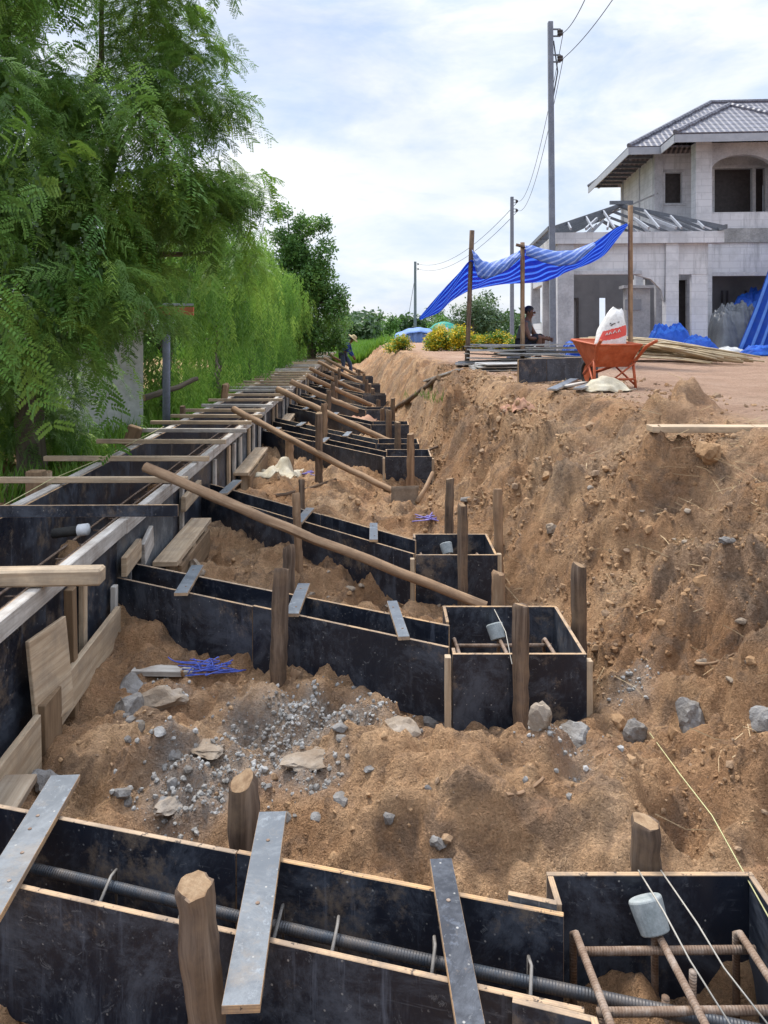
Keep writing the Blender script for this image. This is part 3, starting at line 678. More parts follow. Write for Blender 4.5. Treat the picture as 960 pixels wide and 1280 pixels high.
# ------------------------------------------------------------------ cross beams
def beam(i, label, cross=(), old=False, H=.36):
    (ax, ay), (bx, by) = BEAMS[i]; A = V((ax, ay, TOPZ)); B = V((bx, by, TOPZ)); d = (B-A).normalized(); n = V((-d.y, d.x, 0)); wd = .27 if i == 0 else .24
    root = empty('beam_formwork', ((ax+bx)/2, (ay+by)/2, TOPZ-H), label, 'formwork', 'cross beam forms between wall and footings')
    L = (B-A).length; cut = L*(.47 if i % 2 else .53)
    for k, (s, e) in enumerate(((0, cut), (cut+.004, L))):
        p = A+d*s; q = A+d*e; dz = .006*(k)
        film_panel(p, q, H, TOPZ+dz, 'side_panel', root, 'film')
        # the far side runs from the wall face to the inside face of the box's open side
        s2, e2 = s, e
        if k == 0:
            for _ in range(12): f_ = A+d*s2+n*wd; s2 += (float(wall_x(f_.y))+.012-f_.x)/d.x*.8
        else: e2 = (BOXES[i][0]+.014-A.x-n.x*wd)/d.x
        p2 = A+d*s2+n*wd; q2 = A+d*e2+n*wd
        film_panel(p2, q2, H, TOPZ+dz*.5+.004, 'side_panel', root, 'film' if not old else 'film_old')
    for (t, sk, w, ov0, ov1, kind) in cross:
        c = A+d*(L*t); nn = V((sk, 1, 0)).normalized()
        p = c-nn*ov0+V((0, 0, .008)); q = c+nn*(wd/max(.3, nn.dot(n))+ov1)+V((0, 0, .010)); mb = MB(); mb.bar(p+V((0, 0, .010)), q+V((0, 0, .010)), w, .018, (1, 1, 0))
        for tt in (.12, .16, .78, .86):
            h = p.lerp(q, tt)+V((0, 0, .02))+d*rw.uniform(-.02, .02); mb.tube([h, h+V((0, 0, .003))], .005, 6, 2)
        mb.build('cross_slat', ['film_grey', 'edge', 'rust'], root, bevel=.001)
    return root, A, B, d, n, wd
b1, A1, B1, d1, n1, w1 = beam(0, 'beam form at the very front with thick dark rebar showing between its sides')
b2, A2, B2, d2, n2, w2 = beam(1, 'second beam form, ending at the box with four stakes beside the stone spill')
b3, *_ = beam(2, 'beam form passing under the longest round bracing log')
b4, *_ = beam(3, 'beam form just beyond the tan sack, joined to the box before the hoe', ((.1, .1, .09, .03, .04, 0), (.55, .1, .07, .04, .03, 0)))
beam(4, 'beam form hugging the one beyond the tan sack, box half hidden', ((.3, .1, .08, .04, .03, 0), (.75, .1, .08, .04, .03, 0)), True)
far_beam = 'small distant beam form between the rows of bracing poles'
for i in range(5, 10): beam(i, far_beam, ((.25, .1, .09, .04, .03, 0), (.6, .1, .09, .04, .03, 0)), i % 2 == 0)
# planks laid over the first beam, and its side splice
def plank(p0, p1, w, mat, label, name='plank', holes=(), par=None):
    p0, p1 = V(p0), V(p1); mb = MB(); mb.bar(p0, p1, w, .019, (1, 1, 0)); d = (p1-p0).normalized(); s = d.cross(V((0, 0, 1))); up = s.cross(d)
    if up.z < 0: up = -up
    for t, k in holes:
        c = p0.lerp(p1, t)+s*(w*k)+up*.0096; mb.tube([c, c+up*.002], .006, 8, 2)
    o = mb.build(name, [mat, 'edge', 'rust'], par or b1, bevel=.001)
    if label: o['label'] = label
zt = TOPZ+.02
plank(PZ(82, 972, zt), PZ(-24, 1150, zt), .095, 'film_grey', 'pale grey cross plank at the wall end', 'cross_slat', ((.35, .1), (.45, .1), (.62, -.1), (.8, -.2)))
plank(PZ(341, 1018, zt), PZ(301, 1262, zt+.01), .083, 'film_grey', 'pale grey cross plank behind the split stake', 'cross_slat', ((.2, 0), (.56, 0)))
plank(PZ(551, 1077, zt), PZ(590, 1295, zt), .062, 'film', 'dark shiny cross plank', 'cross_slat', ((.3, 0),))
for a, b, w_, par in (((226, 743), (247, 708), .075, b2), ((365, 769), (380, 731), .07, b2), ((505, 798), (490, 753), .055, b2), ((278, 618), (297, 601), .085, b3), ((372, 654), (388, 636), .07, b3), ((467, 676), (467, 655), .06, b3)):
    plank(PZ(*a, zt), PZ(*b, zt), w_, 'film_grey', None, 'cross_slat', ((.2, .1), (.8, -.1)), par)
mb = MB(); p = A1+d1*(L1 := (B1-A1).length)*.93+n1*(w1+.02); mb.bar((p.x-.05, p.y+.015, TOPZ-.11), (p.x+.07, p.y-.02, TOPZ-.11), .016, .26, (1, 0, 1)); mb.build('splice_panel', ['film_old', 'edge'], b1, bevel=.001)
mb = MB(); p = A1+d1*(L1*.985)+n1*(-.016); mb.bar((p.x-.12, p.y+.03, TOPZ-.18), (p.x+.05, p.y-.02, TOPZ-.18), .016, .38, (1, 0, 1)); mb.build('splice_panel', ['film', 'edge'], b1, bevel=.001)

# rebar in the first beam
rb = empty('beam_rebar', (A1.lerp(B1, .5)+n1*.14+V((0, 0, -.25)))[:], 'thick dark ribbed bars with wire stirrups inside the front beam form', 'rebar')
for off, z, r in ((.165, -1.585, .0145), (.10, -1.80, .011), (.20, -1.80, .011)):
    mb = MB(); pts = [A1+d1*t+n1*(off+.006*math.sin(t*3))+V((0, 0, z-TOPZ-.006*t)) for t in np.linspace(.35, 2.75, 22)]; mb.tube(pts, r, 12); mb.build('bar', 'rebar_dark', rb, smooth=True)
for t in (.74, .985, 1.42, 1.68, 1.92, 1.26):
    c = A1+d1*t; mb = MB(); z0 = -1.575-TOPZ
    pts = [c+n1*.205+V((0, 0, -.30)), c+n1*.205+V((0, 0, z0+.008)), c+n1*.165+d1*.01+V((0, 0, z0+.018)), c+n1*.095+d1*.012+V((0, 0, z0-.03)), c+n1*.085+V((0, 0, -.30))]
    mb.tube(pts, .0045, 6); mb.build('stirrup', 'wire', rb, smooth=True)

# ------------------------------------------------------------------ footing boxes
def footing(i, label, H=.36, mat='film', grp='open plywood footing boxes'):
    x0, x1, y0, y1 = BOXES[i]; th_ = .017; root = empty('footing_box', ((x0+x1)/2, (y0+y1)/2, TOPZ-H), label, 'formwork box', grp); z = TOPZ+.012
    film_panel((x0, y0+th_/2), (x1, y0+th_/2), H, z, 'side_panel', root, mat)
    film_panel((x0, y1-th_/2), (x1, y1-th_/2), H, z, 'side_panel', root, mat)
    film_panel((x1-th_/2, y0+th_+.001), (x1-th_/2, y1-th_-.001), H, z, 'side_panel', root, mat)
    # the side towards the beam is cut open between the beam's two side panels
    (ax, ay), (bx, by) = BEAMS[i]; dd = V((bx-ax, by-ay, 0)).normalized(); wd = .27 if i == 0 else .24; ny_ = by+(wd+.02)/dd.x; ny0 = by-.022/dd.x
    if ny_ < y1-th_-.03: film_panel((x0+th_/2, ny_), (x0+th_/2, y1-th_-.001), H, z, 'side_panel', root, mat)
    if ny0 > y0+th_+.03: film_panel((x0+th_/2, y0+th_+.001), (x0+th_/2, ny0), H, z, 'side_panel', root, mat)
    if i < 4:
        for (px, py) in ((x0-.022, y0+.01), (x1+.014, y0+.02)):
            mb = MB(); mb.bar((px, py, TOPZ-H-.05), (px, py, TOPZ+.02-rw.random()*.05), .028, .04, up=(0, 1, 0)); mb.build('corner_batten', 'wood_tan' if i else 'wood_tan', root, bevel=.002)
    return root
footing(0, 'open footing box at the very front with rusty rebar grid and grey spacer')
footing(1, 'open footing box with four stakes round it, second in the row')
footing(2, 'open footing box behind the lower end of the longest bracing log')
footing(3, 'open mottled footing box standing before the hoe, nearest of a close pair')
footing(4, 'open footing box half hidden behind the box near the hoe')
for i in range(5, 10): footing(i, 'small distant footing box along the foot of the bank')
def rebar_grid(i, label, zt, r=.009, dense=3, spacer=True):
    x0, x1, y0, y1 = BOXES[i]; root = empty('rebar_grid', ((x0+x1)/2, (y0+y1)/2, zt-.3), label, 'rebar')
    xa, xb = x0+.06, x1-.08; ya, yb = y0+.08, y1-.12
    for k in range(dense):
        x = xa+(xb-xa)*k/(dense-1); mb = MB(); mb.tube([(x-.01, yb+.015, zt-.30), (x-.012, yb+.012, zt-.01), (x-.008, yb, zt), (x+.012, ya, zt+.004), (x+.012, ya-.01, zt-.02), (x+.012, ya-.01, zt-.32)], r, 8); mb.build('bar', 'rust', root, smooth=True)
    for k in range(2):
        y = yb-.03-(yb-ya-.06)*k*.5; mb = MB(); mb.tube([(xa-.01, y, zt-.022), (xb+.02, y+.006, zt-.022)], r, 8); mb.build('bar', 'rust', root, smooth=True)
    for (x, y) in ((xa+.18, yb-.1), (xb-.16, yb-.06), (xa+.02, yb-.16), (xb-.06, ya+.1), (xa+.3, ya+.1)):
        mb = MB(); mb.tube([(x, y, zt-.34), (x+rw.uniform(-.02, .02), y, zt-.06+rw.uniform(-.05, .03))], r, 8); mb.build('post_bar', 'rust', root, smooth=True)
    if spacer:
        c = V((xa+(xb-xa)*.47, yb+.005, zt+.0)); mb = MB(); ax = V((-.2, .45, .8)).normalized(); mb.lathe([(.030, 0), (.038, .002), (.043, .05), (.045, .075), (.041, .08), (.0, .081)], c-ax*.004, 20, 0, ax); mb.build('spacer_block', 'spacer', root, smooth=False, bevel=.002)
    return root
rebar_grid(0, 'rusty rebar grid with grey spacer in the very front footing box', TOPZ-.065, .0100)
rebar_grid(1, 'rebar grid inside the second footing box by the four stakes', TOPZ-.12, .010)
rebar_grid(2, 'rebar grid in the footing box behind the longest bracing log', TOPZ-.10, .010)

# strings stretched over the footings
def line(name, pts, r, mat, label, cat, n=4):
    mb = MB(); mb.tube(pts, r, n); return tag(mb.build(name, mat, smooth=True), label, cat)
line('guide_string', [PZ(798, 1088, TOPZ+.02), PD(830, 1140, 1.95), PD(862, 1200, 1.86), PD(925, 1300, 1.70)], .0022, 'string', 'thin grey string over the front box beside the spacer', 'string')
line('guide_string', [PZ(826, 1088, TOPZ+.02), PD(872, 1155, 1.95), PD(905, 1210, 1.86), PD(975, 1300, 1.72)], .0022, 'string', 'thin grey string over the front box, farther from the spacer', 'string')
line('guide_string', [hit(812, 925)+V((0, 0, .03)), hit(850, 1000)+V((0, 0, .09)), hit(890, 1055)+V((0, 0, .09)), PD(985, 1190, 1.9)], .002, 'string_y', 'yellow string running down the bank to the front box', 'string')
line('guide_string', [PY(618, 762, 4.06), PY(632, 790, 3.8), PY(640, 830, 3.42)], .0025, 'string', 'string over the second box, beside its front stake', 'string')
line('guide_string', [PZ(-30, 650, -1.12), PZ(30, 618, -1.11), PZ(62, 600, -1.1), PZ(120, 576, -1.1), PZ(205, 533, -1.1)], .003, 'string_y', 'yellow string along the outer rail of the long wall', 'string')
# ------------------------------------------------------------------ stakes
stake_seed = [0]
def stake(u, v, z, dia, label, lean=0.0, mat='bark', ground=None, group='round timber stakes', ub=None, top_cut=True):
    stake_seed[0] += 1; sd = stake_seed[0]; r_ = random.Random(sd); T = PD(u, v, z)
    bx = T.x if ub is None else T.x+ub; by = T.y+r_.uniform(-.02, .02)
    g = th(bx, by)-.12 if ground is None else ground
    B = V((bx+lean, by, g)); n = 9; n = 15; pts = []; rad = []
    for i in range(n):
        t = i/(n-1); p = B.lerp(T, t)+V((r_.uniform(-1, 1), r_.uniform(-1, 1), 0))*dia*.035; pts.append(p); rad.append(dia/2*(1.04-.06*t)*r_.uniform(.92, 1.07))
    pts.append(T+V((0, 0, dia*.06))); rad.append(dia/2*.86)
    mb = MB(); mb.tube(pts, rad, 16, 0, 1, .13, sd); o = mb.build('wooden_stake', [mat, 'cut'], smooth=True)
    md = o.modifiers.new('edge', 'EDGE_SPLIT'); md.split_angle = R(48)
    return tag(o, label, 'stake', group)
stake(243, 1110, 1.885, .086, 'thick split stake in front of the front beam form', .07, 'bark', ub=-.01)
stake(302, 980, 2.55, .092, 'dark bark stake standing just behind the front beam form', .02)
stake(806, 1028, 2.28, .086, 'dark stump stake behind the very front footing box')
stake(352, 712, 4.12, .076, 'grey stake in front of the second beam form, halfway along', -.02)
stake(371, 838, 4.15, .075, 'short peeled stub beside the grey stake under the second beam form', -.02, 'bark_pale')
stake(361, 684, 4.75, .072, 'short dark stake directly behind the second beam form')
stake(370, 617, 5.85, .062, 'slim pale peeled stake before the longest bracing log', .03, 'bark_pale')
stake(651, 757, 3.63, .068, 'mottled stake against the front of the second footing box', 0, 'bark')
stake(724, 707, 4.15, .075, 'dark stake behind the far corner of the second box, by the bank')
stake(623, 717, 4.55, .07, 'stubby peeled stake behind the second footing box', 0, 'bark_pale')
stake(578, 632, 5.24, .066, 'brown stake against the front of the third footing box')
stake(622, 612, 5.55, .07, 'pale stake on the bank side of the third footing box', .01, 'bark_pale')
stake(562, 599, 6.0, .065, 'dark stake behind the third footing box near the grey rock', -.02)
stake(377, 600, 7.0, .05, 'little broken stub near the loose rod behind the third beam')
stake(399, 517, 9.3, .085, 'brown stake with a nailed arm before the log by the sack')
stake(513, 543, 9.2, .085, 'pale stake against the mottled box before the hoe', 0, 'bark_pale')
stake(405, 505, 11.6, .09, 'reddish stake close beyond the one with a nailed arm', 0, 'bark_pale')
stake(497, 528, 10.3, .08, 'slim stake between the close pair of footing boxes')
stake(486, 513, 12.3, .09, 'dark stake in front of the small purple brown box')
stake(491, 498, 14.0, .075, 'thin black stake beyond the small purple brown box')
stake(362, 548, 10.0, .1, 'short round post in front of the long wall by the plank ledge', 0, 'bark_pale')
for (u, v, z) in ((478, 511, 14.5), (473, 500, 16.5), (458, 475, 20), (455, 467, 24), (449, 462, 27), (446, 462, 30), (466, 486, 18.5), (416, 466, 21), (420, 470, 19), (416, 478, 17), (411, 488, 14.5), (424, 461, 24), (462, 480, 20.5)):
    stake(u, v, z, .085, 'thin distant stake among the far bracing poles')
# stakes outside the far rail, by the trees
stake(282, 481, 13.2, .115, 'leaning round stake by the tree foot beyond the wall', -.12, 'bark_pale')
stake(228, 508, 10.9, .075, 'small post between the white hut and the outer rail')
def block_stake(u, v, z, w, h, tilt, label, mat):
    T = PD(u, v, z); g = th(T.x, T.y)-.1; mb = MB(); d = V((tilt, 0, 1)).normalized(); mb.bar(T-d*(T.z-g), T, w, h, (1, 0, 0), up=(0, 1, 0)); tag(mb.build('squared_stake', [mat, 'cut'], bevel=.008), label, 'stake', 'squared stakes outside the wall')
block_stake(45, 588, 6.25, .13, .09, .0, 'dark squared stake outside the wall, first of a touching pair', 'wood_brown')
block_stake(59, 589, 6.35, .05, .09, .03, 'tan squared stake touching the dark squared stake', 'wood_tan')
block_stake(170, 533, 8.9, .15, .1, .32, 'tilted reddish block by the white hut', 'wood_brown')

# ------------------------------------------------------------------ bracing logs from the wall down to the trench
def log(p, q, r0, r1, label, mat='bark_pale', group='bracing logs between wall and trench floor', ends=None, name='bracing_log', sd=1):
    p, q = V(p), V(q); n = 14; r_ = random.Random(sd); pts = []; rad = []
    for i in range(n):
        t = i/(n-1); pts.append(p.lerp(q, t)+V((r_.uniform(-1, 1), r_.uniform(-1, 1), r_.uniform(-1, 1)))*r0*.16+V((0, 0, -.02*math.sin(t*math.pi)))); rad.append((r0+(r1-r0)*t)*r_.uniform(.95, 1.05))
    mb = MB(); mb.tube(pts, rad, 10, 0, 1, .07, sd); o = mb.build(name, [mat, 'cut'], smooth=True); md = o.modifiers.new('edge', 'EDGE_SPLIT'); md.split_angle = R(48)
    return tag(o, label, 'log', group)
wz = WT+.06
log(PZ(180, 583, wz+.09), PZ(608, 758, -1.74), .037, .028, 'longest bracing log, crossing above two beam forms near the wall', sd=2)
log(PZ(292, 511, wz+.10), PZ(512, 624, -1.80), .041, .034, 'bracing log running down to the hoe, second from the front', sd=3)
log(PZ(347, 486, wz+.1), PZ(495, 555, -1.72), .052, .048, 'bracing log ending above the close pair of footing boxes', sd=4)
log(PZ(363, 477, wz+.1), PZ(483, 527, -1.75), .052, .048, 'bracing log ending by the small purple brown box', sd=5)
for k, (a, b) in enumerate((((383, 469), (472, 510)), ((387, 460), (466, 496)), ((398, 452), (466, 485)), ((405, 447), (462, 476)), ((411, 443), (456, 467)))):
    log(PZ(*a, wz+.1), PZ(*b, -1.78), .052, .048, 'distant bracing pole near the stooping worker', sd=6+k)
# thin rods and sticks lying about
log(hit(345, 622)+V((0, 0, .02)), hit(420, 602)+V((0, 0, .03)), .018, .014, 'thin loose rod lying on the sand beyond the third beam', 'bark', None, name='stick', sd=21)
log(hit(632, 998)+V((0, 0, .012)), hit(680, 983)+V((0, 0, .03)), .008, .006, 'pale twig on the soil heap behind the front beam', 'bark_pale', None, name='stick', sd=22)
log(hit(868, 832)+V((0, 0, .012)), hit(918, 823)+V((0, 0, .02)), .008, .005, 'pale bent twig halfway up the near bank', 'bark_pale', None, name='stick', sd=23)
log(hit(466, 585)+V((0, 0, .0)), hit(548, 560)+V((0, 0, .02)), .02, .015, 'brown stick beside the mottled footing box', 'bark', None, name='stick', sd=24)
log(hit(492, 515)+V((0, 0, .05)), hit(548, 478)+V((0, 0, .08)), .05, .04, 'long weathered pole lying up the bank', 'bark', None, name='pole_on_bank', sd=25)

# loose boards
def board(p, q, w, h, mat, label, name='board', cat='board', up=(0, 0, 1)):
    mb = MB(); mb.bar(p, q, w, h, up=up); return tag(mb.build(name, mat, bevel=.003), label, cat)
board(hit(812, 553)+V((0, 0, .09)), PZ(985, 536, TERR+.03), .13, .04, 'wood_tan', 'long pale plank lying along the top of the near bank')
board(PD(172, 832, 4.42), PD(248, 833, 4.40), .20, .03, 'wood_grey', 'grey plank lying on stones under the second beam form')
board(PD(122, 918, 3.67), PD(167, 900, 3.80), .14, .02, 'wood_tan', 'pale offcut lying at the foot of the wall')
board(hit(575, 467)+V((0, 0, .06)), hit(533, 482)+V((0, 0, .08)), .12, .03, 'wood_grey', 'old grey board hanging over the far bank edge')

# ------------------------------------------------------------------ rocks
def rock(u, v, s, label, mat='conc', seed=1, sq=(1, 1, 1), name='concrete_lump', sink=.6, rough=.3):
    p = hit(u, v); vv, ff = rock_shape(seed, 3, rough); vv = vv*np.array(sq)*s; rz = rotm(np.random.RandomState(seed), 1)[0] if sq == (1, 1, 1) else np.array(Matrix.Rotation(seed*1.3, 3, 'Z'))
    vv = vv@rz.T; vv[:, 2] -= vv[:, 2].min(); w = vv+np.array([p.x, p.y, p.z-s*sink*sq[2]])
    o = np_mesh(name, w, ff, mat, smooth=False); return tag(o, label, 'rock')
rock(543, 908, .085, 'grey concrete lump by the corner of the second box', seed=3, sq=(1.25, .8, .7))
rock(724, 932, .072, 'wide flaky concrete lump, in a row along the near soil heap', seed=4, sq=(1.35, .7, .8))
rock(795, 922, .058, 'small pointed concrete lump between two larger ones', seed=5, sq=(.9, .9, 1.15))
rock(865, 908, .088, 'blocky blue grey concrete lump on the near bank', seed=6, sq=(1.1, .75, .95))
rock(958, 912, .06, 'concrete lump cut off at the edge of the near bank', seed=7)
rock(676, 908, .055, 'long pale stone leaning against the second footing box', 'conc_tan', 8, (.6, .9, 1.3))
rock(500, 915, .075, 'dirty flat concrete piece beside the stone spill', 'conc_tan', 9, (1.1, 1.0, .6))
rock(390, 950, .12, 'flat grey concrete slab fragment on the stone spill', 'conc_tan', 10, (1.0, .7, .16), 'concrete_slab', .3)
rock(205, 880, .10, 'tilted concrete chunk by the plank under the second beam', 'conc_tan', 11, (.7, 1.2, .6))
rock(160, 893, .075, 'grey stone at the foot of the wall beside the kicker board', 'conc', 12)
rock(168, 866, .085, 'large grey stone behind the kicker board', 'conc', 13)
rock(262, 938, .07, 'pale flat tile fragment in the trench middle', 'conc_tan', 14, (1.2, 1.0, .2), 'tile_fragment', .2)
rock(245, 722, .09, 'grey stone by the plank ledge under the third beam form', 'conc_tan', 15)
rock(270, 740, .06, 'small muddy stone under the third beam form', 'conc_tan', 16)
rock(585, 626, .07, 'light grey flat block behind the third footing box', 'conc', 17, (1.3, .8, .5))
rock(548, 1058, .03, 'tiny grey stone at the top of the dark cross plank', 'conc', 18)
rock(215, 1010, .07, 'muddy grey slab sticking up beside the stone spill', 'conc_tan', 19, (.6, 1.3, .5))
rock(60, 985, .09, 'mossy grey stone in the trench corner by the wall', 'conc', 20, (.7, 1.2, .5))
rock(885, 577, .085, 'round brown boulder under the long pale plank', 'clod', 21, (1, .8, .95), 'boulder', .25)
rock(908, 677, .035, 'small white stone shining on the bank', 'conc', 22, (1.4, .8, .6))
rock(690, 663, .05, 'pale stone stuck in the middle of the bank', 'conc_tan', 23)
def litter(n, seed, uv, smin, smax, mat, name, lab, cat, grp):
    r_ = random.Random(seed)
    for k in range(n):
        u, v = uv(r_); p = hit(u, v); s = r_.uniform(smin, smax); vv, ff = rock_shape(100+seed+k, 2, .2); vv = vv*np.array((r_.uniform(.8, 1.4), r_.uniform(.7, 1.1), r_.uniform(.45, .9)))*s
        vv = vv@np.array(Matrix.Rotation(r_.random()*6, 3, 'Z')).T+np.array([p.x, p.y, p.z+s*.15]); tag(np_mesh(name, vv, ff, mat), lab, cat, grp)
litter(34, 1, lambda r: (r.uniform(150, 560), r.uniform(860, 1030)), .010, .036, 'conc', 'stone', 'small grey stone scattered on the trench floor between the two nearest beams', 'stone', 'grey stones on the trench floor')
litter(22, 2, lambda r: (r.uniform(300, 560), r.uniform(715, 760)), .015, .04, 'conc_tan', 'stone', 'small muddy stone between the second and third beam forms', 'stone', 'muddy stones between the beams')
litter(14, 3, lambda r: (r.uniform(700, 950), r.uniform(600, 860)), .012, .03, 'conc_tan', 'stone', 'small pale stone stuck in the bank face', 'stone', 'pale stones in the bank')

M['red_dust'] = m_mottled('dusty_red_sheet_and_soil', [(.40, .25, .16), (.45, .25, .165), (.47, .23, .155)], 5, .9, .4)
# ------------------------------------------------------------------ small site items
# hoe
hb = hit(506, 640); he = empty('hoe', hb[:], 'rusty hoe with broad blade and pale handle on the sand before the mottled box', 'hoe')
mb = MB(); a = PD(489, 608, 8.12); b = PD(524, 607, 8.1); c = PD(521, 637, 8.02); d = PD(489, 640, 8.0)
mb.grid(lambda s, t: a.lerp(b, s).lerp(d.lerp(c, s), t)+V((0, .03*math.sin(t*2.4), 0)), 6, 6); M['blade_iron'] = m_mottled('earthy_iron', [(.12, .085, .06), (.2, .145, .1), (.27, .2, .14)], 12, .8, .4); mb.build('blade', 'blade_iron', he, smooth=True, solid=.006)
mb = MB(); mb.tube([PD(521, 628, 8.04), PD(531, 612, 8.2), PD(541, 591, 8.4)], [.026, .024, .022], 8); mb.build('handle', 'bark_pale', he, smooth=True)
# blue rope tangle and violet string
def tangle(u, v, n, s, r, mat, label, name, h=.05, asp=.6, seed=1):
    p = hit(u, v); mb = MB(); r_ = random.Random(seed)
    for k in range(n):
        q = [V((p.x+r_.gauss(0, s), p.y+r_.gauss(0, s*asp), p.z+.01+abs(r_.gauss(0, h)))) for _ in range(4)]
        pts = []
        for i in range(13):
            t = i/12; w = [(1-t)**3, 3*t*(1-t)**2, 3*t*t*(1-t), t**3]; pts.append(sum((q[j]*w[j] for j in range(4)), V((0, 0, 0))))
        mb.tube(pts, r, 4)
    return tag(mb.build(name, mat, smooth=True), label, 'rope')
tangle(258, 842, 20, .11, .0032, 'rope', 'tangle of bright blue plastic rope on the trench floor', 'rope_tangle', .035, .5, 4)
tangle(540, 652, 10, .10, .005, 'purple', 'loose violet string behind the third footing box', 'string_tangle', .03, .6, 6)
tangle(380, 593, 8, .16, .006, 'purple', 'violet string lying near the tan sack', 'string_tangle', .02, .5, 7)
# sacks
def drape(name, u, v, w, d, h, mat, label, seed, cat='sack', rz=0):
    p = hit(u, v); r_ = seed
    def fn(s, t):
        x = (s-.5)*w; y = (t-.5)*d; e = max(0, 1-(abs(s-.5)*2)**2.5)*max(0, 1-(abs(t-.5)*2)**2.5)
        wob = 1+.25*float(pn(s*3+r_, t*3, r_)); X = x*wob*math.cos(rz)-y*math.sin(rz); Y = x*math.sin(rz)+y*wob*math.cos(rz)
        return (p.x+X, p.y+Y, th(p.x+X, p.y+Y)+.015+h*e*(.6+.9*float(pn(s*2.3+r_*1.7, t*2.3, 3)+.4))+.04*float(pn(s*6, t*6, r_)))
    mb = MB(); mb.grid(fn, 22, 18); return tag(mb.build(name, mat, smooth=True, solid=.006), label, cat)
drape('sack', 350, 588, .5, .7, .07, 'sack', 'crumpled tan sack on the ground between wall ledge and beam', 2)
drape('sack', 757, 489, .55, .3, .09, 'sack', 'crumpled beige sack in front of the orange wheelbarrow', 5)
drape('sack', 450, 527, .6, 1.2, .08, 'red_dust', 'faded orange sheet between distant beam forms', 6, 'sheet')
drape('sack', 648, 503, .3, .2, .015, 'red_dust', 'faded reddish sheet scrap half buried at the terrace edge', 8, 'scrap')  # thin draped mesh stands for a patch of reddish soil

# stacks of sheets, black form panels on the terrace edge
st = empty('sheet_pile', PZ(640, 462, TERR)[:], 'loose pile of grey boards and sheets behind the black form panels', 'pile')
r_ = random.Random(4); Bc = PZ(668, 462, TERR)
for k in range(26):
    L = r_.uniform(.9, 2.0); w = r_.uniform(.15, .5); c = V((Bc.x+r_.uniform(-.65, .7), Bc.y+r_.uniform(.1, 1.5), TERR+.05+.014*k)); a = r_.gauss(0, .22)
    dd = V((math.cos(a), math.sin(a), r_.gauss(0, .025))); mb = MB(); mb.bar(c-dd*L/2, c+dd*L/2, w, .018, (1, 1, 0)); mb.build('sheet', [r_.choice(['sheetgrey', 'film_grey', 'film_grey', 'wood_grey', 'sheetgrey']), 'edge_grey'], st)
for k in range(7):
    c = V((Bc.x-.55+.02*k, Bc.y-.55+.25*(k % 3), TERR+.03+.016*k)); a = r_.gauss(.1, .15); dd = V((math.cos(a), math.sin(a), .01)); mb = MB(); mb.bar(c-dd*.55, c+dd*.55, .5, .016, (1, 1, 0)); mb.build('sheet', ['sheetgrey', 'edge_grey'], st)
pa = PZ(648, 479, TERR); pb = PZ(741, 474, TERR); z0 = TERR+.0
bp = empty('form_panel_stack', (pa.lerp(pb, .5))[:], 'stack of black coated form panels standing on edge before the grey sheets', 'panels')
for k, (s0, s1, off, hh) in enumerate(((0, .355, 0, .30), (.36, 1.0, .004, .30), (.0, 1.06, .05, .29), (.1, 1.1, .10, .30))):
    a = pa.lerp(pb, s0)+V((0, off, 0)); b = pa.lerp(pb, s1)+V((0, off, 0)); mb = MB(); mb.bar((a.x, a.y, z0+hh/2), (b.x, b.y, z0+hh/2), .02, hh, (1, 0, 1)); mb.build('panel', ['film', 'edge'], bp, bevel=.002)
def offcut(u0, v0, u1, v1, w, label, mat='film_grey'):
    a = PZ(u0, v0, TERR+.06); b = PZ(u1, v1, TERR+.06); mb = MB(); mb.bar(a, b, w, .02, (1, 1, 0)); tag(mb.build('offcut', [mat, 'edge_grey'], bevel=.002), label, 'board')
offcut(690, 487, 718, 474, .1, 'grey offcut leaning toward the black form panels')
offcut(722, 486, 748, 477, .09, 'grey offcut lying beside the wheelbarrow leg')
offcut(705, 483, 731, 478, .07, 'thin offcut between two other scraps by the panels', 'wood_grey')

# concrete blocks by the flowers
cb = PZ(620, 437, TERR)
def cblock(dx, dy, w, d, h, z, label):
    mb = MB(); x = cb.x+dx; y = cb.y+dy; mb.box((x-w/2, y-d/2, z), (x+w/2, y+d/2, z+h)); tag(mb.build('concrete_block', 'cast', bevel=.01), label, 'block', 'pale blocks by the flower bed')
cblock(-.05, 0, .8, .4, .17, TERR, 'long low block under a second block by the yellow flowers')
cblock(.02, .02, .75, .38, .16, TERR+.172, 'block lying on top of another by the yellow flowers')
cblock(.72, -.1, .5, .4, .2, TERR, 'single block between the stacked blocks and the seated man')

# wheelbarrow and cement bag
wo = PZ(768, 486, TERR); wb = empty('wheelbarrow', wo[:], 'orange steel wheelbarrow carrying a white cement bag', 'wheelbarrow', rz=0)
FW = V((-.16, 1.0, 0)).normalized(); SD = V((FW.y, -FW.x, 0))          # forward (wheel) and side (to its right hand)
def wl(f, s, z): return wo+(FW*f+SD*s+V((0, 0, z)))*.83
mb = MB()                                                       # tray: open tapered pan
top = [wl(-.12, .34, .60), wl(-.12, -.34, .60), wl(.82, -.27, .66), wl(.82, .27, .66)]; bot = [wl(.06, .24, .30), wl(.06, -.24, .30), wl(.52, -.17, .30), wl(.52, .17, .30)]
def quad(a, b, c, d): mb.poly([a, b, c, d])
for i in range(4):
    j = (i+1) % 4; quad(bot[i], bot[j], top[j], top[i])
quad(*bot[::-1]); o = mb.build('tray', 'orange', wb, solid=.008)
mb = MB(); mb.tube(top+[top[0]], .014, 8); mb.build('tray_rim', 'orange', wb, smooth=True)
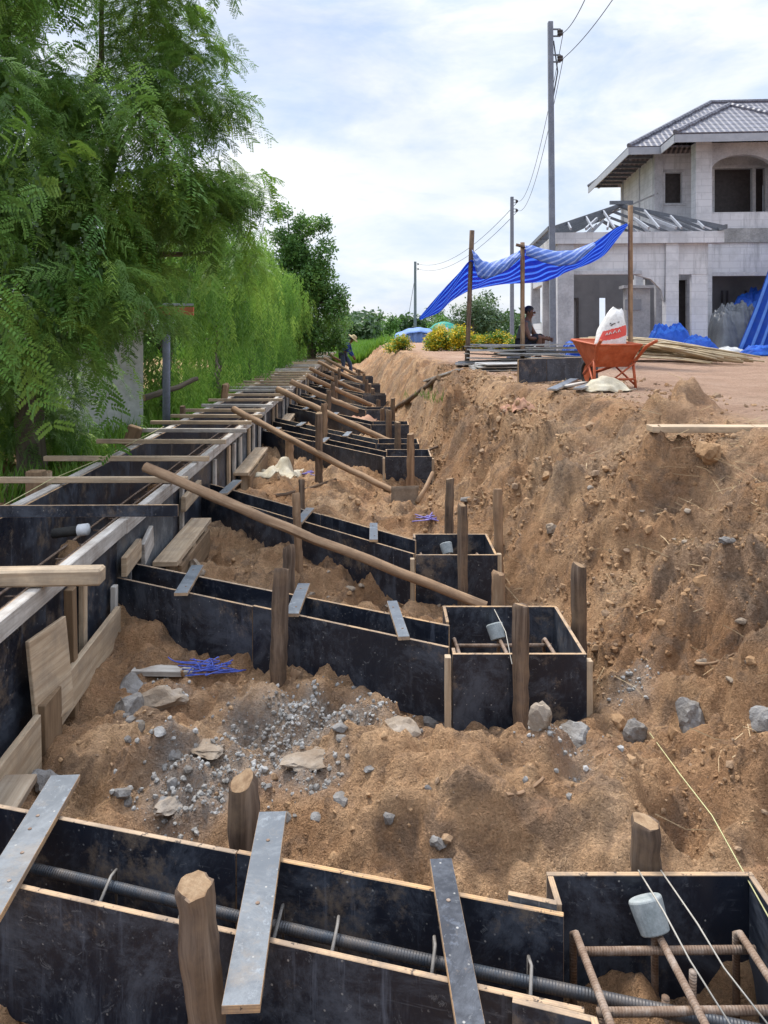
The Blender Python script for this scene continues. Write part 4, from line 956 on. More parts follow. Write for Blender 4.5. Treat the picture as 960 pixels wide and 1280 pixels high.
for s in (-1, 1):
    mb = MB(); mb.tube([wl(.86, s*.06, .16), wl(.42, s*.17, .285), wl(-.05, s*.29, .40), wl(-.22, s*.35, .58), wl(-.42, s*.39, .66)], .019, 8); mb.build('handle', 'orange', wb, smooth=True)
    mb = MB(); mb.tube([wl(.02, s*.28, .38), wl(-.02, s*.30, .01)], .017, 8); mb.build('leg', 'orange', wb, smooth=True)
    mb = MB(); mb.tube([wl(.36, s*.2, .28), wl(.0, s*.3, .05)], .012, 8); mb.build('strut', 'orange', wb, smooth=True)
mb = MB(); mb.tube([wl(-.015, -.30, .13), wl(-.015, .30, .13)], .013, 8); mb.tube([wl(-.015, .30, .36), wl(-.015, -.02, .13)], .010, 6); mb.build('leg_brace', 'orange', wb, smooth=True)
wc = wl(.86, 0, .165); mb = MB(); ring = [wc+FW*(.135*math.cos(a))+V((0, 0, .135*math.sin(a))) for a in np.linspace(0, 2*math.pi, 24, endpoint=False)]; mb.tube(ring, .032, 8, loop=True); wh = mb.build('wheel', 'tyre', wb, smooth=True)
mb = MB(); mb.lathe([(.11, -.012), (.11, .012)], wc, 20, 0, SD); mb.build('rim', 'orange', wh)
# bag: pillow standing in the tray
bc = wl(.22, .03, .36); BS = .86
def bag_fn(s, t):
    a = s*2*math.pi; zz = t; wx = .215*(1-(abs(zz-.38)/.68)**5)*(1-.42*max(0, zz-.35)/.65); wx = max(wx, .03); dx = .15*(1-(abs(zz-.4)/.66)**2.6); dx = max(dx, .02)
    p = V((math.copysign(abs(math.cos(a))**.8, math.cos(a))*wx, math.copysign(abs(math.sin(a))**.8, math.sin(a))*dx, zz*.72))
    p *= BS*(1+.06*float(pn(s*5+2, t*4, 7))); return bc+V((p.x+.11*zz*zz+.006*math.sin(zz*14+s*20), p.y+.05*zz, p.z))
mb = MB(); mb.grid(bag_fn, 120, 90)
o = mb.build('cement_bag', ['sack_white', 'red_print'], smooth=True); tag(o, 'white cement bag with a red printed panel standing in the wheelbarrow', 'bag')
ii = 0
for i in range(120):
    for j in range(90):
        if 72 <= i <= 108 and 38+(i-90)*.25 <= j <= 56+(i-90)*.25: o.data.polygons[ii].material_index = 1
        ii += 1
# illegible white print on the red panel and small dark marks above
def bag_mark(pts, mat, r): 
    mb = MB(); mb.tube([bag_fn(s, t)+V((0, -.006, 0)) for s, t in pts], r, 4); mb.build('printed_mark', mat, o)
for k, (s0, t0) in enumerate(((.66, .50), (.70, .515), (.74, .53), (.78, .545))): bag_mark([(s0, t0), (s0+.012, t0+.05), (s0+.026, t0+.005)], 'sack_white', .006)
bag_mark([(.68, .725), (.70, .73)], 'dark', .006); bag_mark([(.71, .71), (.745, .72)], 'dark', .006); bag_mark([(.70, .69), (.72, .695)], 'dark', .005); bag_mark([(.76, .735), (.775, .74)], 'dark', .005)

# bundle of split bamboo
bo = PZ(840, 453.5, TERR); bb = empty('bamboo_bundle', bo[:], 'heap of pale split bamboo sticks lying behind the wheelbarrow', 'bamboo')
r_ = random.Random(12)
for k in range(70):
    t = r_.random(); h = r_.random(); p = V((bo.x-1.55+.3*r_.random(), bo.y+.6+1.6*t, TERR+.08+.42*h*(1-abs(t-.5))*1.2)); q = V((bo.x+.2+1.3*r_.random(), bo.y-1.2+2.0*r_.random(), TERR+.03+.14*h)); m_ = p.lerp(q, .5)+V((r_.uniform(-.05, .05), 0, .10*h+.04))
    mb = MB(); mb.tube([p, p.lerp(m_, .5)+V((0, 0, .03)), m_, m_.lerp(q, .5)+V((0, 0, .02)), q], r_.uniform(.014, .030), 5); mb.build('bamboo_stick', 'bamboo', bb, smooth=True)

# tarps on the ground near the house, plastic covered heap, white bag
def tarp_heap(name, pts, Y, d, h, mat, label, seed, stripes=1.0):
    """a crumpled sheet over things: footprint from (u,v) to (u,v) on the ground at Y"""
    a = PY(*pts[0], Y); b = PY(*pts[1], Y); 
    def fn(s, t):
        x = a.x+(b.x-a.x)*s; e = max(0, 1-(abs(t-.5)*2)**3)*max(0, 1-(abs(s-.5)*2)**4); prof = .8+.3*float(pn(s*1.5+seed, seed*.7+t, 2))+.16*float(pn(s*4, t*4, seed))+.30*abs(float(pn(s*7+t*3, t*6, seed+1)))+.16*abs(float(pn(s*15-t*8, t*11, seed+2)))
        zz = TERR+.02+h*e*max(.1, prof); return (x+.1*float(pn(s*4, t*4, seed+3)), Y-d/2+d*t+.1*float(pn(s*5, t*3, seed+5)), zz)
    mb = MB(); mb.grid(fn, 70, 36, 0, 1, stripes); return tag(mb.build(name, mat, smooth=True, solid=.006), label, 'tarp')
tarp_heap('tarp', ((808, 430), (866, 430)), 19.6, .9, .85, 'tarp_plain', 'crumpled blue tarp on the ground between bamboo and block column', 4)
tarp_heap('tarp', ((848, 430), (897, 430)), 19.2, .7, .5, 'tarp_plain', 'flatter end of blue tarp trailing behind the bamboo tips', 9)
tarp_heap('tarp', ((700, 430), (752, 430)), 16.5, .8, .40, 'tarp', 'blue striped tarp bundle behind the orange wheelbarrow', 6)
tarp_heap('plastic_cover', ((884, 430), (950, 430)), 21.4, 1.4, 1.5, 'plastic', 'greyish clear plastic sheet draped over materials at the house opening', 3)
tarp_heap('tarp', ((900, 430), (985, 430)), 22.9, 1.0, 1.75, 'tarp_plain', 'blue tarp mound in the dark ground floor opening', 11)
tarp_heap('sack', ((893, 437), (932, 437)), 20.3, .6, .2, 'sack_white', 'white sack lying flat before the steep blue tarp', 5)
# steep striped tarp lean-to at the edge
p0, p1 = PY(921, 439, 20.2), PY(1005, 441, 19.6); q0, q1 = PY(972, 300, 21.4), PY(1030, 300, 21.0)
mb = MB(); mb.grid(lambda s, t: p0.lerp(p1, s).lerp(q0.lerp(q1, s), t)+V((.02*math.sin(s*9), -.12*math.sin(t*math.pi)-.025*math.sin(s*42), 0)), 40, 14, 0, 1, 0)
# stripes run up the slope
for i_, u_ in enumerate(mb.uv): mb.uv[i_] = [(q[1], q[0]*.95) for q in u_]
tag(mb.build('tarp_shelter', 'tarp', smooth=True, solid=.006), 'steep blue striped tarp leaning beside the ground floor opening', 'tarp')
tarp_heap('tarp', ((925, 437), (985, 437)), 19.4, .5, .3, 'tarp_plain', 'loose blue tarp hem folded on the ground below the steep tarp', 8)

# ------------------------------------------------------------------ tarp canopy on posts
def post(u, vt, vb, Y, dia, mat, label, lean=0):
    T = PY(u, vt, Y); g = th(T.x, T.y)-.15; mb = MB(); n = 8; mb.tube([V((T.x+lean*(1-i/(n-1)), T.y, g+(T.z-g)*i/(n-1))) for i in range(n)], [dia/2*random.uniform(.92, 1.06) for _ in range(n)], 8, 0, 1, .06, int(u)); return tag(mb.build('canopy_post', [mat, 'cut'], smooth=True), label, 'post', 'posts of the tarp canopy')
post(590, 288, 457, 14.1, .085, 'bark', 'dark canopy post at the bank edge, farthest from the house', -.10)
post(653, 303, 445, 14.0, .085, 'bark_pale', 'brown canopy post in front of the seated man')
post(788, 257, 432, 14.4, .095, 'bark_pale', 'tall tan canopy post behind the cement bag')
UP = [(524, 397), (540, 378), (556, 360), (573, 342), (589, 325), (600, 335), (613, 333), (632, 326), (650, 313), (663, 312), (681, 318), (700, 320), (718, 317), (735, 308), (752, 297), (768, 286), (784, 279)]
LO = [(525, 399), (541, 394), (551, 389), (562, 378), (574, 370), (588, 363), (606, 359), (631, 355), (655, 354), (679, 352), (695, 347), (706, 341), (722, 335), (740, 328), (756, 318), (770, 301), (785, 281)]
n = len(UP); Up = [PY(*UP[i], 14.0+(.3 if i < 4 else 0)) for i in range(n)]; Lo = [PY(*LO[i], 14.3+2.0*math.sin(math.pi*min(1, i/(n-1)))+.1) for i in range(n)]
def ser(P, s):
    x = s*(n-1); i = min(int(x), n-2); t = x-i; p = [P[max(i-1, 0)], P[i], P[i+1], P[min(i+2, n-1)]]
    return .5*((2*p[1])+(p[2]-p[0])*t+(2*p[0]-5*p[1]+4*p[2]-p[3])*t*t+(3*p[1]-p[0]-3*p[2]+p[3])*t**3)
cp = empty('tarp_canopy', PY(653, 340, 14.5)[:], 'blue striped tarp strung between rough posts as a sagging sunshade', 'tarp')
mb = MB(); mb.grid(lambda s, t: ser(Up, s).lerp(ser(Lo, s), t)+V((0, 0, -.02*math.sin(math.pi*t)+.03*math.sin(s*60+t*5)*t*(1-t)*3)), 90, 24, 0, 1.2, 1.15); mb.uv = [[(q[0], q[1]*.7+q[0]*1.25) for q in u_] for u_ in mb.uv]; mb.build('sheet', 'tarp', cp, smooth=True, solid=.005)
F1 = [(590, 312), (596, 318), (603, 326), (613, 328), (630, 323), (649, 314)]; F2 = [(592, 326), (597, 346), (606, 349), (619, 345), (635, 337), (651, 322)]
G1 = [(656, 307), (666, 307), (678, 311), (696, 314), (716, 313), (742, 303)]; G2 = [(657, 319), (669, 324), (682, 329), (699, 333), (719, 330), (744, 308)]
for A_, B_ in ((F1, F2), (G1, G2)):
    a_ = [PY(*q, 13.93) for q in A_]; b_ = [PY(*q, 13.80) for q in B_]
    def fl(s, t, a_=a_, b_=b_):
        x = s*5; i = min(int(x), 4); q = x-i; return a_[i].lerp(a_[i+1], q).lerp(b_[i].lerp(b_[i+1], q), t)+V((0, -.06*math.sin(t*math.pi)+.02*math.sin(s*25), 0))
    mb = MB(); mb.grid(fl, 40, 8, 0, 1, .35)
    for i_, u_ in enumerate(mb.uv): mb.uv[i_] = [(q[1], q[0]*.8+q[1]) for q in u_]
    mb.build('folded_edge', 'tarp_top', cp, smooth=True, solid=.005)
mb = MB(); mb.tube([PY(645, 306, 13.95), PY(662, 310, 13.95)], .03, 7); mb.build('tie_stick', 'bark', cp)
mb = MB(); mb.tube([PY(784, 280, 14.35), PY(789, 277, 14.4)], .012, 5); mb.build('tie_rope', 'string', cp)
# ------------------------------------------------------------------ power poles and cables
poles = []
def power_pole(u, vt, Y, r, label, bracket=True):
    T = PY(u, vt, Y); g = th(T.x, T.y); e = empty('power_pole', (T.x, T.y, g), label, 'power pole', 'power poles along the terrace')
    mb = MB(); w = r; bx_ = .07 if Y < 30 else 0; mb.prism([(T.x-w*1.15+bx_, T.y-w, g-.3), (T.x+w*1.15+bx_, T.y-w, g-.3), (T.x+w*.9, T.y-w*.8, T.z), (T.x-w*.9, T.y-w*.8, T.z)], (0, 2*w, 0)); mb.build('shaft', 'pole', e, bevel=.012)
    at = []
    for k, dz in enumerate((.13, .80)):
        z = T.z-.25-dz if Y < 30 else T.z-.25-dz*.8; x0 = T.x+w*.9
        mb = MB(); mb.bar((x0, T.y, z), (x0+.2, T.y, z), .035, .035); b = mb.build('bracket', 'steel', e); mb = MB(); mb.bar((x0, T.y, z+.18), (x0+.2, T.y, z+.18), .035, .035); mb.build('bracket', 'steel', e)
        mb = MB(); mb.lathe([(.035, 0), (.075, .02), (.075, .06), (.05, .075), (.075, .09), (.075, .14), (.035, .16)], (x0+.19, T.y, z+.01), 12); mb.build('insulator', 'dark', b, smooth=True); at.append(V((x0+.27, T.y, z+.09)))
    if Y < 30:
        mb = MB(); mb.tube([(T.x+w*.9+.02, T.y, T.z-.5), (T.x+w*1.0+.12, T.y, T.z-1.3), (T.x+w*.9+.0, T.y-.02, T.z-2.0)], .018, 5); mb.build('down_lead', 'cable', e)
    poles.append(at); return e
power_pole(688, 27, 20.0, .07, 'tall concrete power pole beside the portico, two insulators at its top')
power_pole(640, 246, 45.0, .10, 'grey power pole seen beyond the tarp canopy, between two others')
power_pole(519, 327, 82.0, .14, 'slim distant power pole rising by the blue tent with a stay wire')
def cable(a, b, sag, r, label):
    mb = MB(); mb.tube([a.lerp(b, t)+V((0, 0, -sag*4*t*(1-t))) for t in np.linspace(0, 1, 24)], r, 4); tag(mb.build('power_cable', 'cable', smooth=True), label, 'cable', 'overhead power cables')
for k in range(2):
    w = ('upper', 'lower')[k]
    cable(poles[0][k], poles[1][k], 1.15, .010, f'{w} cable sagging between the tall pole and the middle pole')
    cable(poles[1][k], poles[2][k], 1.3, .015, f'{w} thin cable between the middle pole and the most distant pole')
    cable(PY((738, 780)[k], (-16, -22)[k], 13.0+2*k), poles[0][k], .12, .009, f'{w} cable running up out of view from the tall pole')
mb = MB(); a = PY(519, 345, 82); b = PY(505, 400, 82); b.z = th(b.x, b.y); mb.tube([a, b], .03, 4); tag(mb.build('stay_wire', 'cable'), 'slanting stay wire of the most distant power pole', 'wire')

# ------------------------------------------------------------------ the house under construction
HA = R(4.6); HO = V((8.5, 24.0, 0))
house = empty('unfinished_house', HO[:], 'unfinished two storey house of pale blocks with grey tiled hip roof and open portico', 'house', rz=-HA)
W[house.name] = V((0, 0, 0))
G = TERR-.25
def hb(name, lo, hi, mat, parent=None):
    mb = MB(); mb.box(lo, hi); 
    # wall uv in metres: horizontal run and height
    for i, f in enumerate(mb.f):
        P = [mb.v[q] for q in f]; mb.uv[i] = [(p.x+p.y, p.z) for p in P]
    return mb.build(name, mat, parent or house)
def hprism(name, outline, d, mat, parent=None):
    return MB().prism(outline, d).build(name, mat, parent or house)
E = 5.51; UF = 2.75
# upper storey, recessed wall with the small window (front y=0), from x=0 to 4.6
hb('wall', (0, 0, UF), (.28, .22, E-.02), 'block'); hb('wall', (.28, 0, UF), (.80, .2, 3.95), 'block'); hb('wall', (.28, 0, 4.9), (.80, .2, E-.02), 'block'); hb('wall', (.80, 0, UF), (1.5, .2, E-.02), 'block')
wn = hb('window_darkness_panel', (.28, .24, 3.94), (.80, .27, 4.92), 'dark')  # dark sheet standing in for the unlit room behind
hb('lintel', (.22, -.02, 4.91), (.86, .18, 4.99), 'cast'); hb('sill', (.20, -.03, 3.865), (.9, .18, 3.94), 'cast')
hb('corner_column', (-.06, -.06, G), (.20, .2, E-.025), 'cast')
# loggia back wall and its wide window, filled by a dark sheet for the room's shade
hb('wall', (1.5, .01, UF), (1.78, .2, E-.02), 'block'); hb('wall', (1.78, .01, UF), (3.3, .2, 3.43), 'block'); hb('wall', (1.78, .01, 5.0), (3.3, .2, E-.02), 'cast'); hb('wall', (3.3, .01, UF), (4.6, .2, E-.02), 'block')
hb('window_darkness_panel', (1.77, .23, 3.42), (3.31, .26, 5.01), 'dark'); hb('mullion', (2.92, .02, 3.43), (3.02, .2, 5.0), 'cast'); hb('lintel', (1.6, -.015, 5.005), (3.5, .19, 5.09), 'cast')
# side wall facing the trench
hb('wall', (.0, .22, G), (.2, 2.0, E-.02), 'block'); hb('wall', (.0, 2.16, G), (.2, 4.4, E-.02), 'block'); hb('corner_column', (-.03, 2.0, G), (.2, 2.16, E-.022), 'cast'); hb('corner_column', (-.05, 4.4, G), (.25, 4.65, E-.02), 'cast')
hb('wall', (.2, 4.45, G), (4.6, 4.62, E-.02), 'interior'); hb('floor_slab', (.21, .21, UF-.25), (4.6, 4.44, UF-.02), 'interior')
# ground floor wall behind, with the tall door gap, a dark sheet painting its shade
hb('wall', (.2, 0, G), (.55, .2, UF-.01), 'block'); hb('wall', (.95, 0, G), (1.5, .2, UF-.01), 'block'); hb('wall', (.55, 0, 1.55), (.95, .2, UF-.01), 'block'); hb('door_darkness_panel', (.54, .23, G), (.96, .26, 1.56), 'dark')
# bay: columns, arch, balustrade band, beam, opening below
BY = -1.5
hb('column', (.74, BY, G), (1.20, BY+.45, E-.03), 'block'); hb('column', (3.0, BY, G), (3.45, BY+.45, E-.03), 'block'); hb('capital', (.66, BY-.06, 2.68), (1.26, BY+.5, 2.86), 'cast'); hb('capital', (.69, BY-.03, G), (1.23, BY+.48, TERR+.25), 'cast')
ar = [(1.2, BY+.1, E-.04), (3.0, BY+.1, E-.04)]+[(2.1+.9*math.cos(a), BY+.1, 4.62+.50*math.sin(a)) for a in np.linspace(0, math.pi, 18)]
hprism('arch_wall', ar, (0, .2, 0), 'cast')
hb('balustrade_wall', (1.2, BY+.06, 2.96), (3.0, BY+.26, 3.43), 'block'); hb('beam', (1.2, BY+.02, 2.54), (3.0, BY+.3, 2.957), 'cast_dark'); hb('wall', (1.2, BY+.08, 1.68), (3.0, BY+.26, 2.538), 'block'); hb('lintel', (1.2, BY+.05, 1.57), (3.0, BY+.27, 1.677), 'cast')
hb('floor_slab', (.75, BY+.31, 2.63), (3.4, -.01, 2.74), 'cast_dark'); hb('wall', (1.2, BY+.1, G), (3.0, BY+.25, TERR+.15), 'cast_dark')
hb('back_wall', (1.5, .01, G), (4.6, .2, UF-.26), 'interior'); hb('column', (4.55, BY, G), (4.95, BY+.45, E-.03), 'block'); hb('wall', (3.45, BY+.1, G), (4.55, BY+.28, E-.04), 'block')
for x in (1.9, 2.05, 2.6): hb('shelf_post', (x, -.25, G), (x+.05, -.2, 1.2), 'dark')
# roof: hip with fascia
OV = 1.1; x0, x1, y0, y1 = -OV+.06, 8.2, -OV+.2, 5.7; rz_ = E+2.2; ym = (y0+y1)/2; hx = 3.5
def roof_face(name, pts, udir):
    P = [V(p) for p in pts]; u = V(udir).normalized(); nrm = (P[1]-P[0]).cross(P[2]-P[0]).normalized(); w = nrm.cross(u); w = w if w.z > 0 else -w
    return P, [((p-P[0]).dot(u), (p-P[0]).dot(w)) for p in P]
rf = MB()
for pts, ud in (([(x0, y0, E), (x1, y0, E), (x1-hx, ym, rz_), (x0+hx, ym, rz_)], (1, 0, 0)), ([(x1, y1, E), (x0, y1, E), (x0+hx, ym, rz_), (x1-hx, ym, rz_)], (1, 0, 0)), ([(x0, y1, E), (x0, y0, E), (x0+hx, ym, rz_)], (0, 1, 0)), ([(x1, y0, E), (x1, y1, E), (x1-hx, ym, rz_)], (0, 1, 0))):
    P, uv = roof_face('', pts, ud); rf.poly(P, 0, uv)
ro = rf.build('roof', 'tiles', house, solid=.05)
by0 = BY-.85; bx0, bx1 = -.10, 4.3; bm_ = (bx0+bx1)/2; bz = E+1.32; ty = by0+2.0
rf = MB(); zb = E+.02
for pts, ud in (([(bx0, by0, zb), (bx1, by0, zb), (bm_, ty, bz)], (1, 0, 0)), ([(bx0, y0+.9, zb), (bx0, by0, zb), (bm_, ty, bz), (bm_, y0+2.4, bz)], (0, 1, 0)), ([(bx1, by0, zb), (bx1, y0+.9, zb), (bm_, y0+2.4, bz), (bm_, ty, bz)], (0, 1, 0))):
    P, uv = roof_face('', pts, ud); rf.poly(P, 0, uv)
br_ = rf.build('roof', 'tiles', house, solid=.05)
def ridge(p, q, parent):
    p, q = V(p), V(q); mb = MB(); n = max(2, int((q-p).length/.32)); mb.tube([p.lerp(q, i/n)+V((0, 0, .02 if i % 2 else .045)) for i in range(n+1)], [.10 if i % 2 else .075 for i in range(n+1)], 8); mb.build('ridge_tiles', 'tiles', parent)
for p, q, o_ in (((x0, y0, E), (x0+hx, ym, rz_), ro), ((x0, y1, E), (x0+hx, ym, rz_), ro), ((x0+hx, ym, rz_), (x1-hx, ym, rz_), ro), ((bx0, by0, zb), (bm_, ty, bz), br_), ((bx1, by0, zb), (bm_, ty, bz), br_), ((bm_, ty, bz), (bm_, y0+2.4, bz), br_)): ridge(p, q, o_)
for p, q in (((x0, y0, 0), (bx0-.02, y0, 0)), ((x0, y0-.02, 0), (x0, y1, 0)), ((bx0, by0, 0), (bx1, by0, 0)), ((bx0, by0+.03, 0), (bx0, y0-.02, 0))):
    mb = MB(); mb.bar((p[0], p[1], E-.12), (q[0], q[1], E-.12), .03, .22); mb.build('fascia', 'steel_light', house)
for i in range(9): hb('rafter', (x0+.06, y0+.3+i*.7, E-.13), (-.08, y0+.36+i*.7, E-.05), 'steel')
hb('eaves_purlin', (x0+.35, y0+.1, E-.05), (x0+.42, y1, E-.01), 'steel')
# portico wing: columns, ring beam, block wall over an arched opening, inner partitions
px0, px1, py0, py1 = -3.6, .30, -4.0, 2.5; PB = 2.26
hb('portico_column', (px0, py0, G), (px0+.42, py0+.4, PB), 'cast'); hb('portico_column', (-.80, py0+.02, G), (-.48, py0+.4, PB), 'block'); hb('portico_column', (px0, -.9, G), (px0+.3, -.6, PB), 'cast'); hb('portico_column', (px0, py1-.3, G), (px0+.3, py1, PB), 'cast'); hb('portico_column', (px1-.3, py0+.05, G+.0), (px1, py0+.35, PB), 'cast') if False else None
hb('ring_beam', (px0-.06, py0-.05, PB+.002), (px1+.35, py0+.3, PB+.30), 'block'); hb('ring_beam', (px0-.05, py0+.302, PB+.002), (px0+.25, py1+.2, PB+.30), 'block'); hb('ring_beam', (px0+.26, py1-.1, PB+.002), (-.02, py1+.2, PB+.298), 'cast')
# wall above the opening
xa, xb = px0+.42, -.80
ow = [(xa, py0+.12, PB), (xb, py0+.12, PB)]+[(xb-.02, py0+.12, .75), (xb-.10, py0+.12, 1.05), (xb-.36, py0+.12, 1.33), (xb-.8, py0+.12, 1.46), (xa, py0+.12, 1.46)]
hprism('portico_wall', ow, (0, .18, 0), 'block')
hb('portico_wall', (-.48, py0+.12, 1.45), (px1, py0+.30, PB), 'block'); hb('portico_wall', (-.12, py0+.13, G), (.29, py0+.29, 1.45), 'block')
hb('band', (xa+.002, py0+.08, 1.46), (xb-.6, py0+.119, 1.56), 'cast')
# side and inner walls
hb('portico_wall', (px0+.04, py0+.4, 1.5), (px0+.22, -.9, PB), 'block'); hb('portico_wall', (px0+.04, -2.9, G), (px0+.22, -2.2, 1.5), 'block'); hb('portico_wall', (px0+.04, -.6, G), (px0+.22, py1-.3, .2), 'block'); hb('portico_wall', (px0+.04, -.6, 1.4), (px0+.22, py1-.3, PB), 'block')
yi = -1.2
hb('inner_wall', (px0+.23, yi, G), (px0+1.63, yi+.15, PB-.01), 'interior'); hb('inner_wall', (px0+1.83, yi, G), (px0+2.6, yi+.15, PB-.01), 'interior'); hb('inner_wall', (px0+3.0, yi, G), (-.01, yi+.15, PB-.01), 'interior'); hb('inner_wall', (px0+1.631, yi, .95), (px0+1.829, yi+.15, PB-.01), 'interior'); hb('inner_wall', (px0+2.6, yi, 1.5), (px0+3.0, yi+.15, PB-.01), 'interior')  # partitions coloured dark so the opening reads as shaded depth
hb('inner_wall', (px0+1.631, yi, G), (px0+1.829, yi+.15, .1), 'block')
hb('door_frame', (px0+.55, yi-.06, G), (px0+.61, yi-.01, .95), 'dark'); hb('door_frame', (px0+.95, yi-.06, G), (px0+1.01, yi-.01, .95), 'dark'); hb('door_frame', (px0+.61, yi-.06, .9), (px0+.95, yi-.01, .95), 'dark')
hb('inner_pillar', (px0+2.1, -2.6, G), (px0+2.75, -2.2, 1.15), 'cast'); hb('inner_pillar', (-1.2, -2.4, G), (-1.0, -2.2, PB-.01), 'cast'); hb('inner_pillar', (-.85, -3.2, G), (-.7, -3.0, 1.6), 'cast')
hb('notice', (px0+2.05, -2.64, .55), (px0+2.5, -2.605, .85), 'steel_light')
hb('pediment', (px0+2.0, -2.7, 1.155), (px0+2.85, -2.1, 1.24), 'cast')
hb('wall', (-.30, -.8, G), (-.02, -.6, PB), 'block')
# steel roof frame over the portico
fx0, fx1, fy0, fy1 = px0-.25, px1+.35, py0-.2, py1+.3; fz = PB+.37; rdg = fz+.92; fxm = (fx0+fx1)/2; ya, yb_ = fy0+2.0, fy1-2.2
truss = empty('roof_truss', (0, 0, 0), None, None); truss.parent = house; W[truss.name] = V((0, 0, 0))
def strut(p, q, w, mat='steel'):
    mb = MB(); mb.bar(p, q, w, w*1.7); mb.build('truss_bar', mat, truss)
A_, B_ = (fxm, ya, rdg), (fxm, yb_, rdg)
for c in ((fx0, fy0, fz), (fx1, fy0, fz)): strut(c, A_, .055)
for c in ((fx0, fy1, fz), (fx1, fy1, fz)): strut(c, B_, .055)
strut(A_, B_, .07)
for t in (.25, .5, .75):
    for c in ((fx0, fy0, fz), (fx1, fy0, fz)):
        h = V(c).lerp(V(A_), t); strut(h, (h.x, fy0, fz), .04, 'steel_light'); strut(h, (c[0], h.y, fz), .04, 'steel')
for k in range(4):
    y = ya+(yb_-ya)*k/3; strut((fxm, y, rdg-.03), (fx0, y, fz), .045); strut((fxm, y, rdg-.03), (fx1, y, fz), .045); strut((fx0, y, fz-.02), (fx1, y, fz-.02), .05); strut((fxm, y, rdg-.08), (fxm, y, fz+.04), .05)
    for s in (-.9, .9): strut((fxm+s, y, fz+.03), (fxm+s*.5, y, fz+.5), .04, 'steel_light')
strut((fxm-.3, ya-.1, rdg+.06), (fxm+.35, ya-.1, rdg+.06), .06, 'steel')
for s in (-1.3, -.75, .3, 1.0): strut((fxm+s, fy0+.02, fz+.0), (fxm+s*.62, fy0+1.1, fz+.42), .045, 'steel_light')
strut((fx0, fy0, fz+.03), (fx0, fy1, fz+.03), .06); strut((fx1, fy0, fz+.03), (fx1, fy1, fz+.03), .06)
strut((fxm+.2, .1, rdg+.1), (.05, -.05, 4.25), .03, 'cast_dark')

# ------------------------------------------------------------------ white hut behind the trees
hx1 = PY(179, 450, 11.2).x; hut = empty('white_hut', (hx1-1.8, 12.5, -1.7), 'white walled hut with orange roof edge, mostly hidden by the feathery trees', 'hut')
mb = MB(); mb.prism([(hx1-4.2, 11.2, -1.95), (hx1, 11.2, -1.95), (hx1-1.2, 14.5, -1.95), (hx1-5.2, 14.5, -1.95)], (0, 0, 2.37)); mb.build('wall', 'white', hut)
mb = MB(); a = PY(166, 383, 10.4); b = PY(242, 389, 10.0); mb.bar(a-V((3, -.6, 0)), b, .03, .11); mb.build('fascia', 'fascia', hut)
mb = MB(); mb.prism([a-V((3, -.6, -.07)), b+V((0, 0, .07)), b+V((-1.9, 4.2, .20)), a+V((-4, 4.2, .20))], (0, 0, .03)); mb.build('roof', 'roofsheet', hut)
mb = MB(); p = PY(211, 525, 10.6); q = PY(208, 392, 10.6); mb.tube([(q.x, q.y, -1.75), q], .052, 10); mb.build('post', 'pole', hut, smooth=True)
mb = MB(); mb.box((hx1-6.5, 12.4, -1.95), (hx1-4.25, 12.6, .2)); tag(mb.build('block_wall', 'cast'), 'low grey wall beside the white hut behind the foliage', 'wall')
log(PY(181, 497, 10.8), PY(246, 473, 11.4), .05, .035, 'grey bare branch slanting across the hut post', 'trunk', None, name='fallen_branch', sd=31)
# small bench with blue rail near the frame's edge
bt = PY(12, 605, 7.6); bench = empty('work_bench', (bt.x, bt.y, -1.65), 'rough timber bench with blue rail outside the wall', 'bench')
mb = MB(); mb.bar(bt+V((-.7, 0, 0)), bt+V((.28, .05, -.02)), .3, .05); mb.build('bench_top', 'wood_tan', bench, bevel=.005)
mb = MB(); mb.bar(bt+V((-.7, -.15, -.15)), bt+V((.3, -.12, -.17)), .03, .08); mb.build('rail', 'tentblue', bench)
for dx in (-.6, .12, .22): mb = MB(); mb.bar((bt.x+dx, bt.y, -1.8), (bt.x+dx, bt.y, bt.z-.026), .05, .05, up=(0, 1, 0)); mb.build('leg', 'wood_brown', bench)

# ------------------------------------------------------------------ umbrella, tent
uc = PY(555, 402, 42.0); ug = th(uc.x, uc.y); um = empty('parasol', (uc.x, uc.y, ug), 'green dome parasol with a pale panel behind the yellow flowers', 'parasol')
mb = MB(); mb.lathe([(.95, -.62), (.93, -.56), (.78, -.33), (.5, -.12), (.2, -.02), (.01, 0)], uc, 10); mb.build('canopy', 'umb', um, solid=.01)
mb = MB(); c = uc+V((0, -.02, 0)); mb.poly([c+V((-.17, -.93, -.55)), c+V((.17, -.93, -.55)), c+V((.14, -.8, -.32)), c+V((-.14, -.8, -.32))]); mb.build('printed_panel', 'white', um, solid=.02)
mb = MB(); mb.tube([(uc.x, uc.y, ug), uc], .025, 8); mb.build('pole', 'steel', um)
tc = PY(515, 414, 40.0); tg = th(tc.x, tc.y); te = empty('shade_tent', (tc.x, tc.y, tg), 'sagging blue cloth tent beyond the yellow flower bushes', 'tent')
def tf(s, t):
    a = PY(493, 418, 40); b = PY(541, 412, 40); z = a.z+(b.z-a.z)*s+.22*math.sin(s*math.pi)+.015*math.sin(s*22); return (a.x+(b.x-a.x)*s, 40-1+2.2*t, z-.25*(abs(t-.5)*2)**2)
mb = MB(); mb.grid(tf, 24, 8); mb.build('roof_cloth', 'tentblue', te, smooth=True, solid=.01)
def tfs(s, t): x, y, z = tf(.25+.75*s, 0); return (x, y+.1+.06*math.sin(s*30), z*(1-t)+tg*t)
mb = MB(); mb.grid(tfs, 24, 6); mb.build('side_cloth', 'tentblue', te, smooth=True, solid=.01)
def tfl(s, t): x, y, z = tf(.0+.3*s, 0); return (x-.5*t, y-.1, z-.9*t-.2*s*t)
